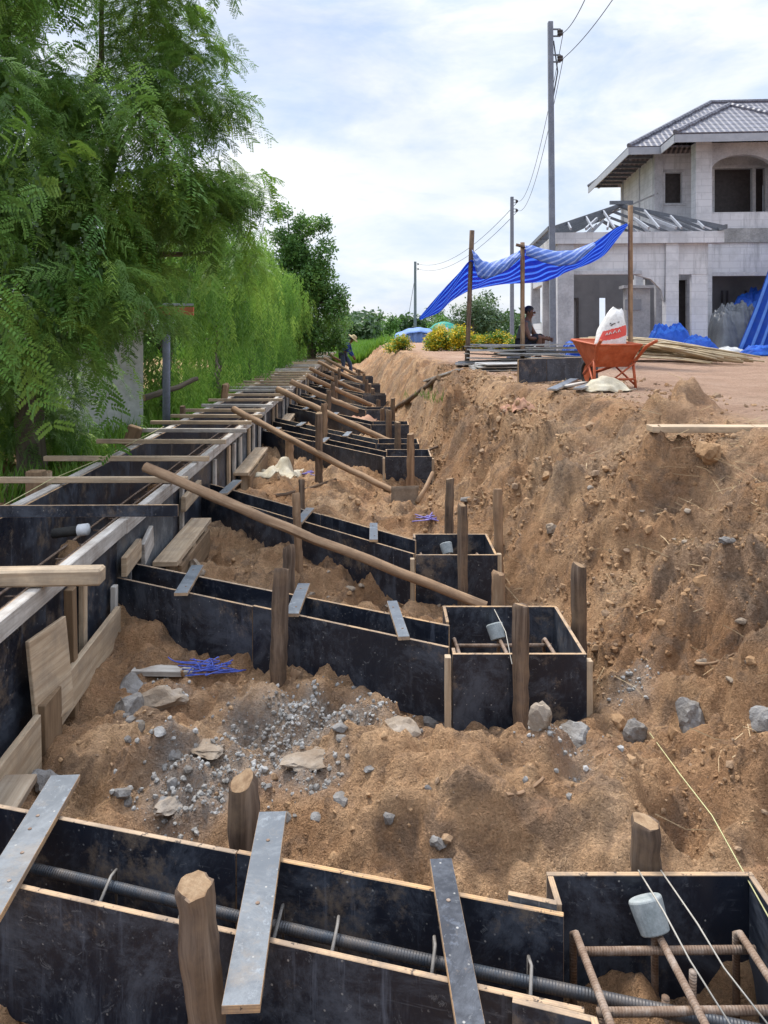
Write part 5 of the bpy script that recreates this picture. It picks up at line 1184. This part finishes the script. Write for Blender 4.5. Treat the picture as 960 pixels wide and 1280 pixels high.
mb = MB(); mb.grid(tfl, 8, 6); mb.build('hanging_flap', 'tentblue', te, smooth=True, solid=.01)
for s in (0.02, .98): x, y, z = tf(s, 0); mb = MB(); mb.tube([(x, y, tg-.1), (x, y, z)], .03, 6); mb.build('pole', 'steel', te)

# ------------------------------------------------------------------ people
def skin(name, joints, edges, mat, parent, levels=2):
    names = list(joints); vs = [joints[k][0] for k in names]; me = bpy.data.meshes.new(name)
    me.from_pydata([tuple(v) for v in vs], [(names.index(a), names.index(b)) for a, b in edges], []); ob = bpy.data.objects.new(name, me); COL.objects.link(ob)
    md = ob.modifiers.new('skin', 'SKIN'); md.use_smooth_shade = True
    for i, k in enumerate(names):
        r = joints[k][1]; r = r if isinstance(r, tuple) else (r, r); me.skin_vertices[0].data[i].radius = r; me.skin_vertices[0].data[i].use_root = (i == 0)
    sb = ob.modifiers.new('smooth', 'SUBSURF'); sb.levels = levels; sb.render_levels = levels
    me.materials.append(M[mat]); ob.parent = parent; W[ob.name] = V((0, 0, 0)); return ob
def person(loc, rz, J, label, top, bottom, hat=False, sleeves=True):
    e = empty('person', loc, label, 'person', rz=rz); W[e.name] = V((0, 0, 0))
    jr = dict(pelvis=.13, waist=.12, chest=.145, neck=.055, jaw=.075, crown_mid=.098, crown=.075)
    body = {k: (J[k], jr[k]) for k in jr}
    ed = [('pelvis', 'waist'), ('waist', 'chest'), ('chest', 'neck'), ('neck', 'jaw'), ('jaw', 'crown_mid'), ('crown_mid', 'crown')]
    for s in 'lr':
        for a, r in (('sho', .062), ('elb', .045), ('wri', .03), ('palm', .038), ('hip', .098), ('kne', .062), ('ank', .042), ('toe', .036)): body[a+s] = (J[a+s], r)
        ed += [('chest', 'sho'+s), ('sho'+s, 'elb'+s), ('elb'+s, 'wri'+s), ('wri'+s, 'palm'+s), ('pelvis', 'hip'+s), ('hip'+s, 'kne'+s), ('kne'+s, 'ank'+s), ('ank'+s, 'toe'+s)]
        p = V(J['palm'+s]); w = V(J['wri'+s]); d = (p-w).normalized(); sd_ = d.cross(V((0, 1, .3))).normalized(); up = d.cross(sd_)
        for k in range(4):
            f0 = p+sd_*(.022*(k-1.5)); f1 = f0+d*(.05-.006*abs(k-1.4)); f2 = f1+(d*.7-up*.5).normalized()*.035
            body[f'f{s}{k}a'] = (f1, .010); body[f'f{s}{k}b'] = (f2, .008); ed += [('palm'+s, f'f{s}{k}a'), (f'f{s}{k}a', f'f{s}{k}b')]
        t1 = w.lerp(p, .6)+sd_*.045; t2 = t1+d*.035; body[f't{s}a'] = (t1, .011); body[f't{s}b'] = (t2, .009); ed += [('palm'+s, f't{s}a'), (f't{s}a', f't{s}b')]
    skin('body', body, ed, 'skin', e)
    sh = {k: (J[k], jr[k]+.022) for k in ('pelvis', 'waist', 'chest')}; sh['collar'] = (V(J['chest']).lerp(V(J['neck']), .6), .085); se = [('pelvis', 'waist'), ('waist', 'chest'), ('chest', 'collar')]
    for s in 'lr':
        sh['sho'+s] = (J['sho'+s], .082); se.append(('chest', 'sho'+s))
        if sleeves: sh['elb'+s] = (J['elb'+s], .062); sh['wri'+s] = (V(J['elb'+s]).lerp(V(J['wri'+s]), .9), .046); se += [('sho'+s, 'elb'+s), ('elb'+s, 'wri'+s)]
    skin('shirt', sh, se, top, e)
    tr = {'pelvis': (J['pelvis'], .155)}; te_ = []
    for s in 'lr':
        tr['hip'+s] = (J['hip'+s], .118); tr['kne'+s] = (J['kne'+s], .084); te_ += [('pelvis', 'hip'+s), ('hip'+s, 'kne'+s)]
        if sleeves: tr['ank'+s] = (J['ank'+s], .07); te_.append(('kne'+s, 'ank'+s))
    skin('trousers', tr, te_, bottom, e)
    # face: eyes, nose, ears; hair cap
    c = V(J['crown_mid']); up = (V(J['crown'])-V(J['jaw'])).normalized(); f = V(J['face']).normalized(); f = (f-up*f.dot(up)).normalized(); sd_ = f.cross(up)
    def bit(nm, p, r, mat, sc=(1, 1, 1)):
        v, ff = ICO[2]; w = v*np.array(sc)*r+np.array(p); o = np_mesh(nm, w, ff, mat, smooth=True, origin=(0, 0, 0)); o.parent = e; return o
    for s in (-1, 1):
        bit('eye', c+f*.088+sd_*(.034*s)-up*.005, .012, 'white'); bit('ear', c+sd_*(.095*s)-up*.02, .03, 'skin', (.6, .6, 1.1))
    bit('nose', c+f*.102-up*.03, .02, 'skin', (1, 1, 1.3)); bit('mouth', c+f*.08-up*.078, .02, 'red_print', (1, 1, .35))
    if hat:
        mb = MB(); mb.lathe([(.24, .035), (.2, .05), (.115, .075), (.11, .13), (.085, .165), (.02, .175), (.001, .175)], c, 20, 0, (up*.9+f*.35)); o = mb.build('straw_hat', 'straw_hat', None, smooth=True, solid=.006); o.location = W[o.name]; o.parent = e
    v, ff = ICO[3]; k = v.copy(); hp = np.array(c+up*.012-f*.012); ax = np.array(up); fr = np.array(f); k = k*.108
    low = (k@ax < -.045) | ((k@fr > .05) & (k@ax < .045)); k[low] *= .82; bit2 = np_mesh('hair', k+hp, ff, 'hair', smooth=True, origin=(0, 0, 0)); bit2.parent = e
    return e
J = dict(pelvis=(-.10, 0, .90), waist=(-.03, 0, 1.04), chest=(.09, 0, 1.24), neck=(.19, 0, 1.38), jaw=(.25, 0, 1.41), crown_mid=(.285, 0, 1.48), crown=(.30, 0, 1.54), face=(.9, 0, -.55),
         shol=(.10, .19, 1.26), elbl=(.17, .23, .98), wril=(.30, .18, .78), palml=(.34, .16, .71), shor=(.10, -.19, 1.26), elbr=(.16, -.24, .98), wrir=(.33, -.17, .78), palmr=(.37, -.15, .71),
         hipl=(-.10, .10, .84), knel=(.16, .14, .50), ankl=(.20, .15, .09), toel=(.34, .16, .03), hipr=(-.10, -.10, .84), kner=(-.06, -.12, .47), ankr=(-.16, -.12, .09), toer=(-.02, -.13, .03))
wp = PY(432, 467, 30.5); person((wp.x, wp.y, th(wp.x, wp.y)), R(-8), J, 'worker in navy long sleeves, jeans and straw hat stooping over the distant formwork', 'shirt_navy', 'jeans', True)
J = dict(pelvis=(-.12, 0, .34), waist=(-.10, 0, .47), chest=(-.04, 0, .69), neck=(.01, 0, .86), jaw=(.035, 0, .915), crown_mid=(.03, 0, .985), crown=(.025, 0, 1.04), face=(.96, -.1, -.1),
         shol=(-.03, .21, .73), elbl=(.12, .27, .47), wril=(.33, .17, .47), palml=(.40, .13, .45), shor=(-.03, -.21, .73), elbr=(.09, -.28, .46), wrir=(.32, -.18, .48), palmr=(.39, -.14, .46),
         hipl=(-.08, .11, .32), knel=(.27, .20, .52), ankl=(.18, .19, .09), toel=(.32, .21, .03), hipr=(-.08, -.11, .32), kner=(.28, -.20, .52), ankr=(.19, -.19, .09), toer=(.33, -.21, .03))
sp = PY(660, 448, 14.9); person((sp.x, sp.y, th(sp.x, sp.y)+.02), R(-22), J, 'man in grey sleeveless vest squatting under the tarp canopy', 'vest', 'shorts', False, False)
mb = MB(); mb.box((sp.x-.38, sp.y-.2, TERR-.05), (sp.x+.02, sp.y+.25, TERR+.21)); tag(mb.build('concrete_block', 'cast', bevel=.01), 'pale block the squatting man sits on', 'block')
# ------------------------------------------------------------------ foliage
def leaf_quad(p, d, n, L, w):
    """pointed leaf from p along d"""
    s = d.cross(n).normalized(); return [p, p+d*L*.5+s*w/2, p+d*L, p+d*L*.5-s*w/2]
def mk(quads):
    v = np.array([q[:] for f in quads for q in f]); f = np.arange(len(v)).reshape(-1, 4); return v, f
def spray_pinnate(seed, L=.56, npin=9, nl=7, ll=.048, lw=.023, droop=.6):
    r = random.Random(seed); Q = []
    for i in range(npin):
        t = .12+.88*i/(npin-1); P = V((L*t, 0, -droop*L*t*t)); tan = V((1, 0, -2*droop*t)).normalized()
        for s in (-1, 1):
            if r.random() < .15: continue
            a = R(r.uniform(38, 62)); d = (tan*math.cos(a)+V((0, s, 0))*math.sin(a)+V((0, 0, r.uniform(-.35, .15)))).normalized(); pl = .19*(1-.45*abs(t-.45))*r.uniform(.8, 1.1)
            for k in range(nl):
                q = P+d*(pl*(k+.6)/nl)+V((0, 0, -.25*pl*((k+.6)/nl)**2)); sd_ = d.cross(V((0, 0, 1))).normalized(); up = V((r.uniform(-.35, .35), r.uniform(-.35, .35), 1)).normalized()
                for ss in (-1, 1):
                    dd = (sd_*ss+d*.55+V((0, 0, r.uniform(-.3, .1)))).normalized(); Q.append(leaf_quad(q, dd, up, ll*(1-.3*abs(k/nl-.5)), lw))
    return mk(Q)
def spray_strand(seed, L=.8, n=24, ll=.10, lw=.021):
    r = random.Random(seed); Q = []; c1 = r.uniform(.1, .35)
    for i in range(n):
        t = i/(n-1); P = V((c1*math.sin(t*1.5)*L, r.gauss(0, .015), -L*t**1.15)); a = r.random()*6.28; d = V((math.cos(a)*.6, math.sin(a)*.6, -r.uniform(.4, 1.1))).normalized()
        Q.append(leaf_quad(P, d, V((-math.sin(a), math.cos(a), .2)), ll*r.uniform(.7, 1.2), lw*r.uniform(.8, 1.3)))
    return mk(Q)
def spray_clump(seed, n=16, s=.22, ll=.13, lw=.06):
    r = random.Random(seed); Q = []
    for i in range(n):
        P = V((r.gauss(0, 1), r.gauss(0, 1), r.gauss(0, .7)))*s*.5; d = V((r.gauss(0, 1), r.gauss(0, 1), r.gauss(-.2, .6))).normalized(); Q.append(leaf_quad(P, d, V((r.gauss(0, .5), r.gauss(0, .5), 1)).normalized(), ll*r.uniform(.7, 1.2), lw))
    return mk(Q)
PIN = [spray_pinnate(s) for s in range(4)]; PINS = [spray_pinnate(s+9, .5, 8, 7, .05, .023, .95) for s in range(3)]
STR = [spray_strand(s) for s in range(5)]; CLU = [spray_clump(s) for s in range(5)]; CLUB = [spray_clump(s+20, 14, .5, .34, .15) for s in range(4)]; CLUF = [spray_clump(s+40, 14, 1.3, .8, .4) for s in range(4)]
STRL = [spray_strand(s+30, .75, 20, .15, .034) for s in range(5)]
VINE = [spray_strand(s+60, .5, 14, .065, .045) for s in range(3)]
def crown(parent, name, clumps, density, variants, mat, size=(.8, 1.2), pitch=(-50, 10), hang=False, shell=.55, seed=1, flat=.85, bias=.0, tvar=.5):
    r = np.random.RandomState(seed); P, D, T = [], [], []
    for ci, (c, rad) in enumerate(clumps):
        n = int(density*rad**2); d = r.randn(n, 3); d /= np.linalg.norm(d, axis=1)[:, None]; rr = rad*(shell+(1-shell)*r.rand(n)**.6)*(1+.28*fbm(d[:, 0]*1.7+ci, d[:, 1]*1.7+d[:, 2]*1.3, 2, ci % 7))
        p = np.array(c)+d*rr[:, None]*np.array([1, 1, flat]); P.append(p); D.append(d); T.append(np.clip(r.rand()*tvar+bias+r.rand(n)**2*(1-tvar)+.12*(d[:, 2] > .2)*r.rand(n), 0, 1))
    P = np.concatenate(P); D = np.concatenate(D); T = np.concatenate(T); n = len(P)
    if hang:
        yaw = r.rand(n)*2*math.pi; c_, s_ = np.cos(yaw), np.sin(yaw); z = np.zeros(n); o = np.ones(n); Rm = np.stack([c_, -s_, z, s_, c_, z, z, z, o], 1).reshape(n, 3, 3)
    else:
        yaw = np.arctan2(D[:, 1], D[:, 0])+r.randn(n)*.7; pt = np.radians(r.uniform(pitch[0], pitch[1], n)); roll = r.randn(n)*.45
        X = np.stack([np.cos(yaw)*np.cos(pt), np.sin(yaw)*np.cos(pt), np.sin(pt)], 1); up = np.tile([0., 0, 1], (n, 1)); Y = np.cross(up, X); Y /= np.linalg.norm(Y, axis=1)[:, None]; Z = np.cross(X, Y)
        Y2 = Y*np.cos(roll)[:, None]+Z*np.sin(roll)[:, None]; Z2 = np.cross(X, Y2); Rm = np.stack([X, Y2, Z2], 2)
    v, f, t = scatter(variants, P, Rm, r.uniform(size[0], size[1], n), T, r)
    return np_mesh(name, v, f, mat, parent, tone=t)
def limb(mb, p, q, r0, r1, sd=0, n=7):
    r_ = random.Random(sd); p, q = V(p), V(q); L = (q-p).length; pts = [p.lerp(q, i/(n-1))+V((r_.uniform(-1, 1), r_.uniform(-1, 1), r_.uniform(-.5, .5)))*L*.04*(1 if 0 < i < n-1 else 0) for i in range(n)]
    mb.tube(pts, [r0+(r1-r0)*i/(n-1) for i in range(n)], 8, 0, None, .08, sd); return pts
def tree(name, base, fork, clumps, r0, label, group, leafsets, cat='tree', seed=1):
    g = th(base[0], base[1]); e = empty(name, (base[0], base[1], g), label, cat, group); mb = MB(); F = V(fork); pts = limb(mb, (base[0], base[1], g-.2), F, r0, r0*.6, seed)
    for k, (c, rad) in enumerate(clumps[::max(1, len(clumps)//12)]):
        c = V(c); st_ = pts[-1] if k % 2 else pts[-2]; limb(mb, st_, st_.lerp(c, .9), r0*.38, r0*.08, seed+k, 6)
    mb.build('trunk', 'trunk', e, smooth=True)
    for kw in leafsets: crown(e, **({'clumps': clumps} | kw))
    return e
def split_clumps(cl, n, f, seed):
    r_ = random.Random(seed); out = []
    for c, rad in cl:
        for _ in range(n):
            d = V((r_.gauss(0, 1), r_.gauss(0, 1), r_.gauss(0, 1))).normalized(); out.append((c+d*rad*.85*r_.uniform(.6, 1.15), rad*f*r_.uniform(.6, 1.3)))
    return out
def CL(*a): return [(PD(u, v, z), r) for (u, v, z, r) in a]
# big feathery tree at the edge
c1 = CL((50, 60, 8.0, .95), (180, 55, 8.6, .8), (215, 118, 8.2, .56), (120, 175, 7.6, .85), (228, 200, 8.4, .6), (278, 238, 8.8, .45), (225, 110, 8.3, .5), (300, 300, 9.5, .35), (255, 265, 8.7, .5), (40, 245, 7.0, .85), (160, 280, 7.9, .8), (238, 290, 8.8, .62), (60, 370, 6.8, .75), (110, 385, 8.2, .65), (10, 470, 8.8, .85), (45, 475, 9.0, .55), (30, 530, 9.2, .65),
        (55, 535, 9.4, .42), (45, 575, 9.6, .4), (85, 400, 8.8, .4), (-90, 150, 7.5, 1.2), (-100, 380, 7, 1.1), (80, -80, 8.4, 1.1), (190, -50, 8.8, .8), (-60, -60, 8, 1.2), (0, 160, 7.2, .8), (100, 300, 8.6, .9), (205, 20, 8.6, .6), (140, 320, 8.6, .45), (-50, 560, 9, .6))
b0 = PD(30, 600, 8.6)
tree('feathery_tree', (b0.x, b0.y), PD(70, 330, 8.6), split_clumps(c1, 8, .40, 4), .17, 'big feathery leaved tree in front of the white hut, first of the row', 'feathery trees along the wall',
     [dict(name='crown', density=310, variants=PIN, mat='leaf_pin', shell=.4, seed=2, pitch=(-50, 25), size=(.32, .66)),
      dict(name='young_leaves', density=20, variants=PINS, mat='leaf_will', shell=.95, seed=3, pitch=(-70, -15), clumps=[c1[i] for i in (2, 4, 5, 8, 0, 3, 9, 11, 12, 15, 26)]),
      dict(name='climbing_vine', density=60, variants=VINE, mat='leaf_vine', hang=True, shell=.95, seed=4, clumps=CL((35, 250, 6.8, .55), (25, 320, 6.6, .5), (60, 330, 6.8, .4), (20, 150, 7.0, .5), (70, 260, 7.0, .4)))], seed=3)
# drooping trees along the wall: long soft strands, layered masses
def droop(Y, top, xo, wy, label, seed, n, sz, dens):
    r_ = random.Random(seed); X = float(wall_x(Y))-GAP-xo; cl = []
    for k in range(n):
        t = r_.random()**.8; z = -1.15+(top+1.15)*t; sp_ = (1.05-.62*t); hz_ = .35*math.sin(k*2.4+seed); y = Y+r_.uniform(-1, 1)*wy*sp_; x = float(wall_x(y))-GAP-xo+r_.uniform(-1.2, .95)*sp_*(.75+.3*t); x = min(x, float(wall_x(y))-GAP-.42+.9*max(0, t-.35))
        cl.append((V((x, y, z+hz_*t)), r_.uniform(.2, .55)*sz))
    return tree('drooping_tree', (X-.2, Y), (X, Y, -.2), cl, .10, label, 'drooping trees along the wall', [dict(name='crown', density=dens*.5, variants=STRL, tvar=.85, mat='leaf_will', hang=True, shell=.45, seed=seed, size=(.35*sz**.5, .8*sz**.5))], seed=seed)
droop(12.6, 2.3, .95, 1.1, 'bright drooping tree over the slanting bare branch', 51, 64, 1.0, 300)
droop(15.6, 2.15, .65, 1.4, 'second drooping tree along the wall, just past the bare branch', 52, 68, 1.05, 250)
droop(19.2, 2.1, .5, 1.7, 'middle drooping tree, below the tall dark tree', 53, 70, 1.15, 220)
droop(23.5, 1.8, .45, 2.0, 'drooping tree in front of the tall dark tree trunk', 54, 70, 1.25, 180)
droop(28.5, 1.5, .45, 2.3, 'farthest drooping tree, at the foot of the tall dark tree', 55, 70, 1.4, 150)
# tall dark tree
c5 = CL((363, 272, 30, .55), (378, 280, 30, .6), (394, 285, 30, .5), (365, 295, 30, .6), (355, 320, 30, .75), (385, 312, 30, .8), (372, 335, 29.5, .9), (404, 330, 30, .7), (410, 350, 30, .55), (395, 355, 30, .95), (340, 335, 30, .6), (382, 378, 30, 1.0), (410, 382, 30, .6), (400, 400, 30, .9), (412, 415, 31, .7), (392, 425, 30, .9), (420, 405, 34, .6), (350, 355, 30, .7))
b0 = PD(388, 450, 31); tree('dark_tree', (b0.x, b0.y), PD(380, 350, 31), split_clumps(c5, 4, .5, 9), .2, 'tall dark dense tree rising above the drooping trees', None,
     [dict(name='crown', density=210, variants=CLU, mat='leaf_dark', shell=.5, seed=8, tvar=.6, size=(.7, 1.3))], seed=8)
# trees across the field and behind the terrace
def far_tree(u, v, z, r, label, n=6, mat='leaf_far', group='distant trees beyond the field', dens=55, seed=1, var=None, asp=.8, name='distant_tree'):
    r_ = random.Random(seed*7+3); C = PD(u, v, z); cl = [(C+V((r_.uniform(-1, 1)*r*.8, r_.uniform(-.5, .5)*r, r_.uniform(-.7, .7)*r*asp)), r*r_.uniform(.38, .6)) for _ in range(n)]
    return tree(name, (C.x, C.y), C+V((0, 0, -.3*r)), cl, .04*r+.05, label, group, [dict(name='crown', density=dens, variants=var or CLUB, mat=mat, shell=.4, seed=seed, size=(.5, 1.0))], seed=seed)
far_tree(592, 398, 58, 1.5, 'airy grey green tree behind the flowers, beside the canopy post', 8, seed=3, dens=42); far_tree(620, 396, 60, 1.6, 'airy grey green tree behind the flowers, between canopy posts and seated man', 8, seed=4, dens=42)
far_tree(605, 385, 62, 1.3, 'airy grey green tree, tallest of the three behind the flowers', 6, seed=14, dens=40)
far_tree(487, 405, 85, 1.5, 'small spiky crowned tree beyond the field next to the distant pole', 5, 'leaf_dark', seed=5); far_tree(560, 398, 75, 1.8, 'dim round tree behind the green parasol', 5, seed=6); far_tree(540, 405, 70, 1.0, 'dark shrubby tree behind the blue tent', 4, 'leaf_dark', seed=7)
for k, (u, v, z, r) in enumerate(((430, 418, 90, 2.6), (452, 416, 100, 2.6), (470, 416, 105, 2.4), (415, 412, 70, 2.2), (500, 418, 110, 2.4), (445, 420, 80, 1.7), (640, 412, 95, 2.4), (660, 414, 100, 2.0), (530, 418, 110, 2.5), (575, 416, 110, 2.5), (610, 416, 110, 2.5), (404, 425, 50, 1.3), (415, 432, 52, 1.0))):
    far_tree(u, v, z, r, 'hazy distant tree in the low line across the field', 5, 'leaf_far', seed=20+k, dens=26, var=CLUF if z > 75 else CLUB)
# yellow flowering bushes
def bush(u, v, z, r, label, seed, yellow=70):
    C = PD(u, v, z); g = th(C.x, C.y); e = empty('flowering_bush', (C.x, C.y, g), label, 'bush', 'yellow bushes beyond the terrace'); r_ = random.Random(seed)
    cl = [(V((C.x+r_.uniform(-.6, .6)*r, C.y+r_.uniform(-.4, .4)*r, g+r*r_.uniform(.3, .95))), r*r_.uniform(.35, .5)) for _ in range(6)]
    mb = MB()
    for c, _ in cl: limb(mb, (C.x, C.y, g-.1), c, .02, .008, seed)
    mb.build('stem', 'trunk', e); crown(e, 'foliage', cl, 380, CLU, 'leaf_will', (.45, .8), shell=.3, seed=seed); crown(e, 'blossom', cl, yellow*4.5, CLU, 'leaf_yellow', (.4, .75), shell=.9, seed=seed+1, bias=.35)
for k, (u, v, z, r, lb, yl) in enumerate(((503, 428, 26, .40, 'low mixed yellow bush in front of the blue tent', 55), (545, 426, 25.5, .50, 'yellow bush under the green parasol', 110), (560, 424, 25.5, .60, 'tallest brightest yellow bush in the flower bed', 150), (583, 427, 25, .5, 'yellow bush beside the dark canopy post', 120), (605, 424, 25.5, .45, 'yellow bush behind the stacked pale blocks', 80), (625, 420, 25.5, .5, 'yellow bush behind the middle power pole', 60), (645, 423, 25, .4, 'yellow bush next to the seated man', 50), (491, 434, 28, .3, 'small sparse bush at the end of the flower bed', 40))): bush(u, v, z, r, lb, 60+k, yl)
# grass field and weeds
rg = np.random.RandomState(8); n = 15000; y = 38+rg.rand(n)**1.6*75; cr = np.interp(y, CR_Y, CR_X); x = rg.uniform(-14, 4, n); k = x < cr+.6-np.clip((y-60)*-.02, 0, 1); x, y = x[k], y[k]; n = len(x)
def tuft(seed, nb=9, h=.42, w=.05):
    r = random.Random(seed); Q = []
    for i in range(nb):
        a = r.random()*6.28; d = V((math.cos(a)*.45, math.sin(a)*.45, 1)).normalized(); Q.append(leaf_quad(V((r.gauss(0, .1), r.gauss(0, .1), 0)), d, V((math.cos(a), math.sin(a), 0)), h*r.uniform(.5, 1.2), w))
    return mk(Q)
def yawm(n, r):
    a = r.rand(n)*6.28; c, s = np.cos(a), np.sin(a); z = np.zeros(n); o = np.ones(n); return np.stack([c, -s, z, s, c, z, z, z, o], 1).reshape(n, 3, 3)
GZ = np.array([th(a, b) for a, b in zip(x, y)])
v, f, t = scatter([tuft(s) for s in range(5)], np.stack([x, y, GZ], 1), yawm(n, rg), rg.uniform(.7, 1.5, n), np.clip(rg.rand(n)*.7+.2*pn(x*.3, y*.3, 3)+.15, 0, 1), rg); o = np_mesh('grass', v, f, 'blade', tone=t); o['kind'] = 'stuff'
n = 2600; y = 7+rg.rand(n)**1.2*28; x = wall_x(y)-1.15-np.abs(rg.randn(n))*.8; GZ = np.array([th(a, b) for a, b in zip(x, y)])
v, f, t = scatter([tuft(s+9, 8, .34, .022) for s in range(5)], np.stack([x, y, GZ], 1), yawm(n, rg), rg.uniform(.5, 1.5, n)*np.clip(y/12, .7, 1.6), np.clip(rg.rand(n), 0, 1), rg); o = np_mesh('weeds', v, f, 'blade', tone=t); o['kind'] = 'stuff'
def weed(u, v, s, label, seed, n=16):
    p = hit(u, v); e = empty('green_sprig', p[:], label, 'plant'); crown(e, 'leaves', [(p+V((0, 0, s*.6)), s)], 900, [spray_clump(seed, 10, .08, .05, .03)], 'blade', (.7, 1.3), seed=seed)
weed(90, 592, .10, 'bright green sprig beside the outer rail', 3); weed(265, 500, .22, 'bright yellow green sapling by the drooping tree', 4)
p = hit(552, 500)
v, f, t = scatter([tuft(s+30, 9, .25, .014) for s in range(4)], np.array([[p.x+rg.randn()*.22, p.y+rg.randn()*.5, 0] for _ in range(12)])+np.array([0, 0, p.z-.02]), yawm(12, rg), rg.uniform(.4, .9, 12), rg.rand(12)*.4, rg); o = np_mesh('grass_tuft', v, f, 'blade', tone=t); o['kind'] = 'stuff'

# ------------------------------------------------------------------ sky, sun, view
w = bpy.data.worlds.new('World'); S.world = w; w.use_nodes = True; nt = w.node_tree; bg = nt.nodes['Background']
sky = nt.nodes.new('ShaderNodeTexSky'); sky.sky_type = 'NISHITA'; sky.sun_disc = False; SUN_EL, SUN_AZ = 57, 330
sky.sun_elevation = R(SUN_EL); sky.sun_rotation = R(SUN_AZ); sky.air_density = 1.0; sky.dust_density = 1.5
tcn = nt.nodes.new('ShaderNodeTexCoord'); mp = nt.nodes.new('ShaderNodeMapping'); mp.inputs['Scale'].default_value = (1.5, 1.5, 4.2); mp.inputs['Location'].default_value = (.35, .2, .1); nt.links.new(tcn.outputs['Generated'], mp.inputs['Vector'])
def wnoise(sc, det, rough=.55, dist=.0):
    q = nt.nodes.new('ShaderNodeTexNoise'); q.inputs['Scale'].default_value = sc; q.inputs['Detail'].default_value = det; q.inputs['Roughness'].default_value = rough; q.inputs['Distortion'].default_value = dist; nt.links.new(mp.outputs[0], q.inputs['Vector']); return q.outputs['Fac']
def wramp(f, st):
    q = nt.nodes.new('ShaderNodeValToRGB'); e = q.color_ramp.elements; e[0].position, e[0].color = st[0][0], (*st[0][1], 1); e[1].position, e[1].color = st[-1][0], (*st[-1][1], 1)
    for p_, c_ in st[1:-1]: k = e.new(p_); k.color = (*c_, 1)
    nt.links.new(f, q.inputs['Fac']); return q.outputs['Color']
cov = wramp(wnoise(1.7, 7, .55, .25), [(.30, (.45,)*3), (.42, (.72,)*3), (.57, (.96,)*3)])
cc = wramp(wnoise(2.6, 6, .6, .3), [(.33, (.53, .67, .93)), (.47, (.73, .81, .96)), (.60, (.93, .95, .995))])
sc_ = nt.nodes.new('ShaderNodeVectorMath'); sc_.operation = 'SCALE'; sc_.inputs['Scale'].default_value = 9.0; nt.links.new(cc, sc_.inputs[0])
mx = nt.nodes.new('ShaderNodeMix'); mx.data_type = 'RGBA'; nt.links.new(cov, mx.inputs[0]); nt.links.new(sky.outputs[0], mx.inputs[6]); nt.links.new(sc_.outputs[0], mx.inputs[7])
sep = nt.nodes.new('ShaderNodeSeparateXYZ'); nt.links.new(tcn.outputs['Generated'], sep.inputs[0])
mr = nt.nodes.new('ShaderNodeMapRange'); mr.inputs['From Min'].default_value = .38; mr.inputs['From Max'].default_value = .95; mr.inputs['To Min'].default_value = .95; mr.inputs['To Max'].default_value = 2.3; nt.links.new(sep.outputs[2], mr.inputs['Value'])
s2_ = nt.nodes.new('ShaderNodeVectorMath'); s2_.operation = 'SCALE'; nt.links.new(mx.outputs[2], s2_.inputs[0]); nt.links.new(mr.outputs[0], s2_.inputs['Scale'])   # overcast sky: brighter overhead than low down
nt.links.new(s2_.outputs[0], bg.inputs['Color']); bg.inputs['Strength'].default_value = .1
sd = bpy.data.lights.new('sun', 'SUN'); sd.energy = 3.2; sd.angle = R(14); sd.color = (1, .95, .87); so = bpy.data.objects.new('sun', sd); COL.objects.link(so)
az = R(SUN_AZ); el = R(SUN_EL); dv = V((math.sin(az)*math.cos(el), math.cos(az)*math.cos(el), math.sin(el))); so.rotation_euler = dv.to_track_quat('Z', 'Y').to_euler(); so.location = (0, 0, 30)
S.view_settings.view_transform = 'Standard'; S.view_settings.look = 'None'; S.view_settings.gamma = 1; S.view_settings.use_curve_mapping = False; S.view_settings.exposure = .46
S.render.engine = 'CYCLES'; S.cycles.max_bounces = 6; S.cycles.transparent_max_bounces = 8; S.cycles.use_denoising = True
